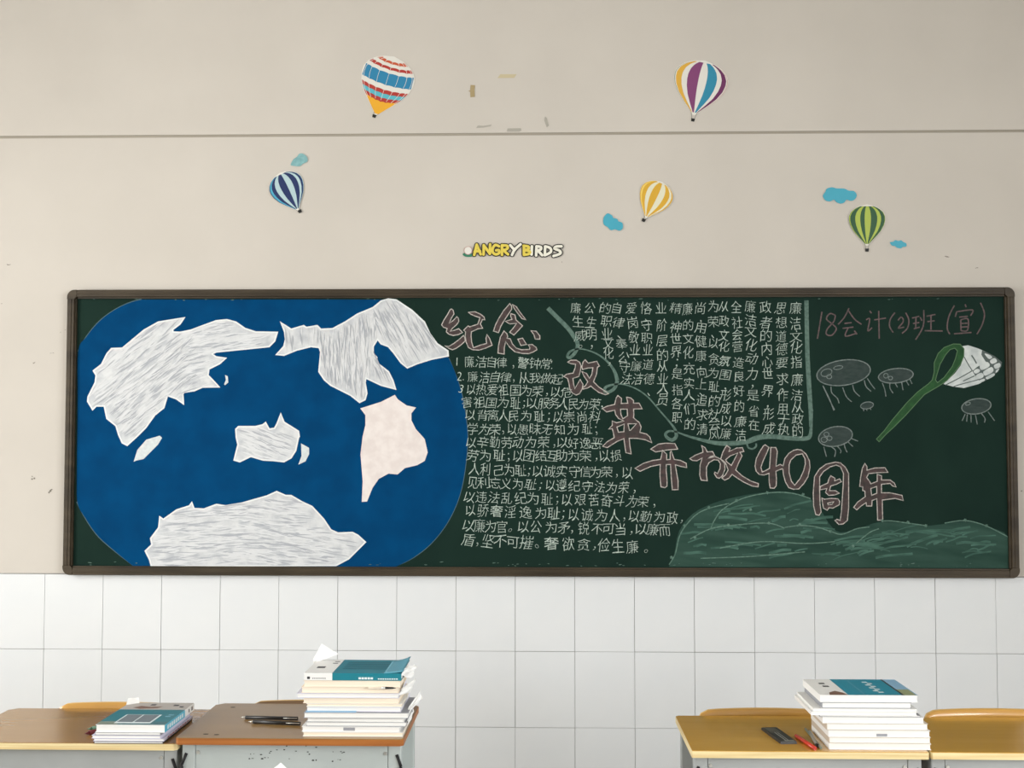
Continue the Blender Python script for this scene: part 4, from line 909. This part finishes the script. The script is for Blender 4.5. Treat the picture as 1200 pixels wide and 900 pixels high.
# on the right-hand desk
z = .75
q = [T(892,855.3,z), T(910,855,z), T(934,872,z), T(915,872.3,z)]
c_ = sum(q, Vector())/4; bm = bmesh.new()
A_ = [bm.verts.new((p-c_)+Vector((0,0,.0002))) for p in q]; B_ = [bm.verts.new((p-c_)*.97+Vector((0,0,.007))) for p in q]
bm.faces.new(A_[::-1]); f_ = bm.faces.new(B_)
for i in range(4): bm.faces.new((A_[i], A_[(i+1)%4], B_[(i+1)%4], B_[i]))
bmesh.ops.recalc_face_normals(bm, faces=bm.faces)
cs = fin(bm, 'pencil_case', mat('case_black', (40,38,34), .4)); cs.location = c_; tag(cs, 'flat black pencil case with silver stripes on the right-hand yellow desk', 'case')
def lerp2(u, v): return (q[0]*(1-u)*(1-v)+q[1]*u*(1-v)+q[2]*u*v+q[3]*(1-u)*v-c_)*.97+Vector((0,0,.0073))
bm = bmesh.new()
for u0, u1, v0, v1 in ((.36,.44,.35,1),(.54,.6,.35,.97),(.3,.9,.93,.99)):
    bm.faces.new([bm.verts.new(lerp2(u, v)) for u, v in ((u0,v0),(u0,v1),(u1,v1),(u1,v0))])
fin(bm, 'silver_stripes', silver, cs)
bm = bmesh.new(); bm.faces.new([bm.verts.new(lerp2(u, v)) for u, v in ((.12,.05),(.12,.4),(.8,.4),(.8,.05))]); fin(bm, 'grey_window', mat('case_grey', (84,80,70), .4), cs)
redm = mat('pen_red', (190,52,32), .3); z = .75+.0055
pen('translucent red pen pointing at the right-hand stack', 'pen', T(931,861,z), T(955,877,z), .0052, redm, redm, redm, None, 'red_pen')
pen('thin grey-green pencil along the foot of the right-hand stack', 'pen', T(943,853,.7535), T(962,876.5,.7535), .0033, mat('pencil_green', (120,128,110), .4), pb_, None, None, 'pencil')
o = pen('dark capped pen wedged beside the pencil and the right-hand stack', 'pen', T(948,856,.7545), T(957,873,.7545), .0042, mat('pencil_grey', (150,148,138), .4), pb_, None, None, 'capped_pen')
bm = bmesh.new(); d_ = (T(957,873,.7545)-T(948,856,.7545)); tube(bm, d_, d_*1.05, .0052, .0052); fin(bm, 'black_end', pb_, o)
# --- a nearer desk, below the frame, whose paper tip shows at the bottom edge
desk('nearer desk below the bottom frame edge, under a stack topped by a folded sheet', -.93, -.33, -3.02, -2.62, .75, wood_b, edge_o, steel)
xs_ = W(329, 896, -2.86)[0]; z = .7502
for i, h_ in enumerate((.03, .026, .03, .028, .026)):
    book(('lowest book', 'second book', 'middle book', 'fourth book', 'topmost book')[i]+' of the stack on the nearer desk under a folded sheet', xs_+.02*(-1)**i*.3, -2.82, z, .26, .185, h_, .02*(-1)**i, (cw, cg, cw, cbe, cw)[i], page, 'back', 'books on the nearer desk'); z += h_+.0004
a, b, c_ = W(320,900.5,-2.86), W(329,893.5,-2.86), W(339,901,-2.86)
sheet('folded_sheet', 'folded white sheet whose tip shows at the bottom picture edge', 'paper', [Vector((a[0]-.03,-2.85,z+.001)), a+Vector((-.004,0,-.004)), b, Vector((c_[0]+.03,-2.83,z+.001))], paper, 6, 6, .0004)
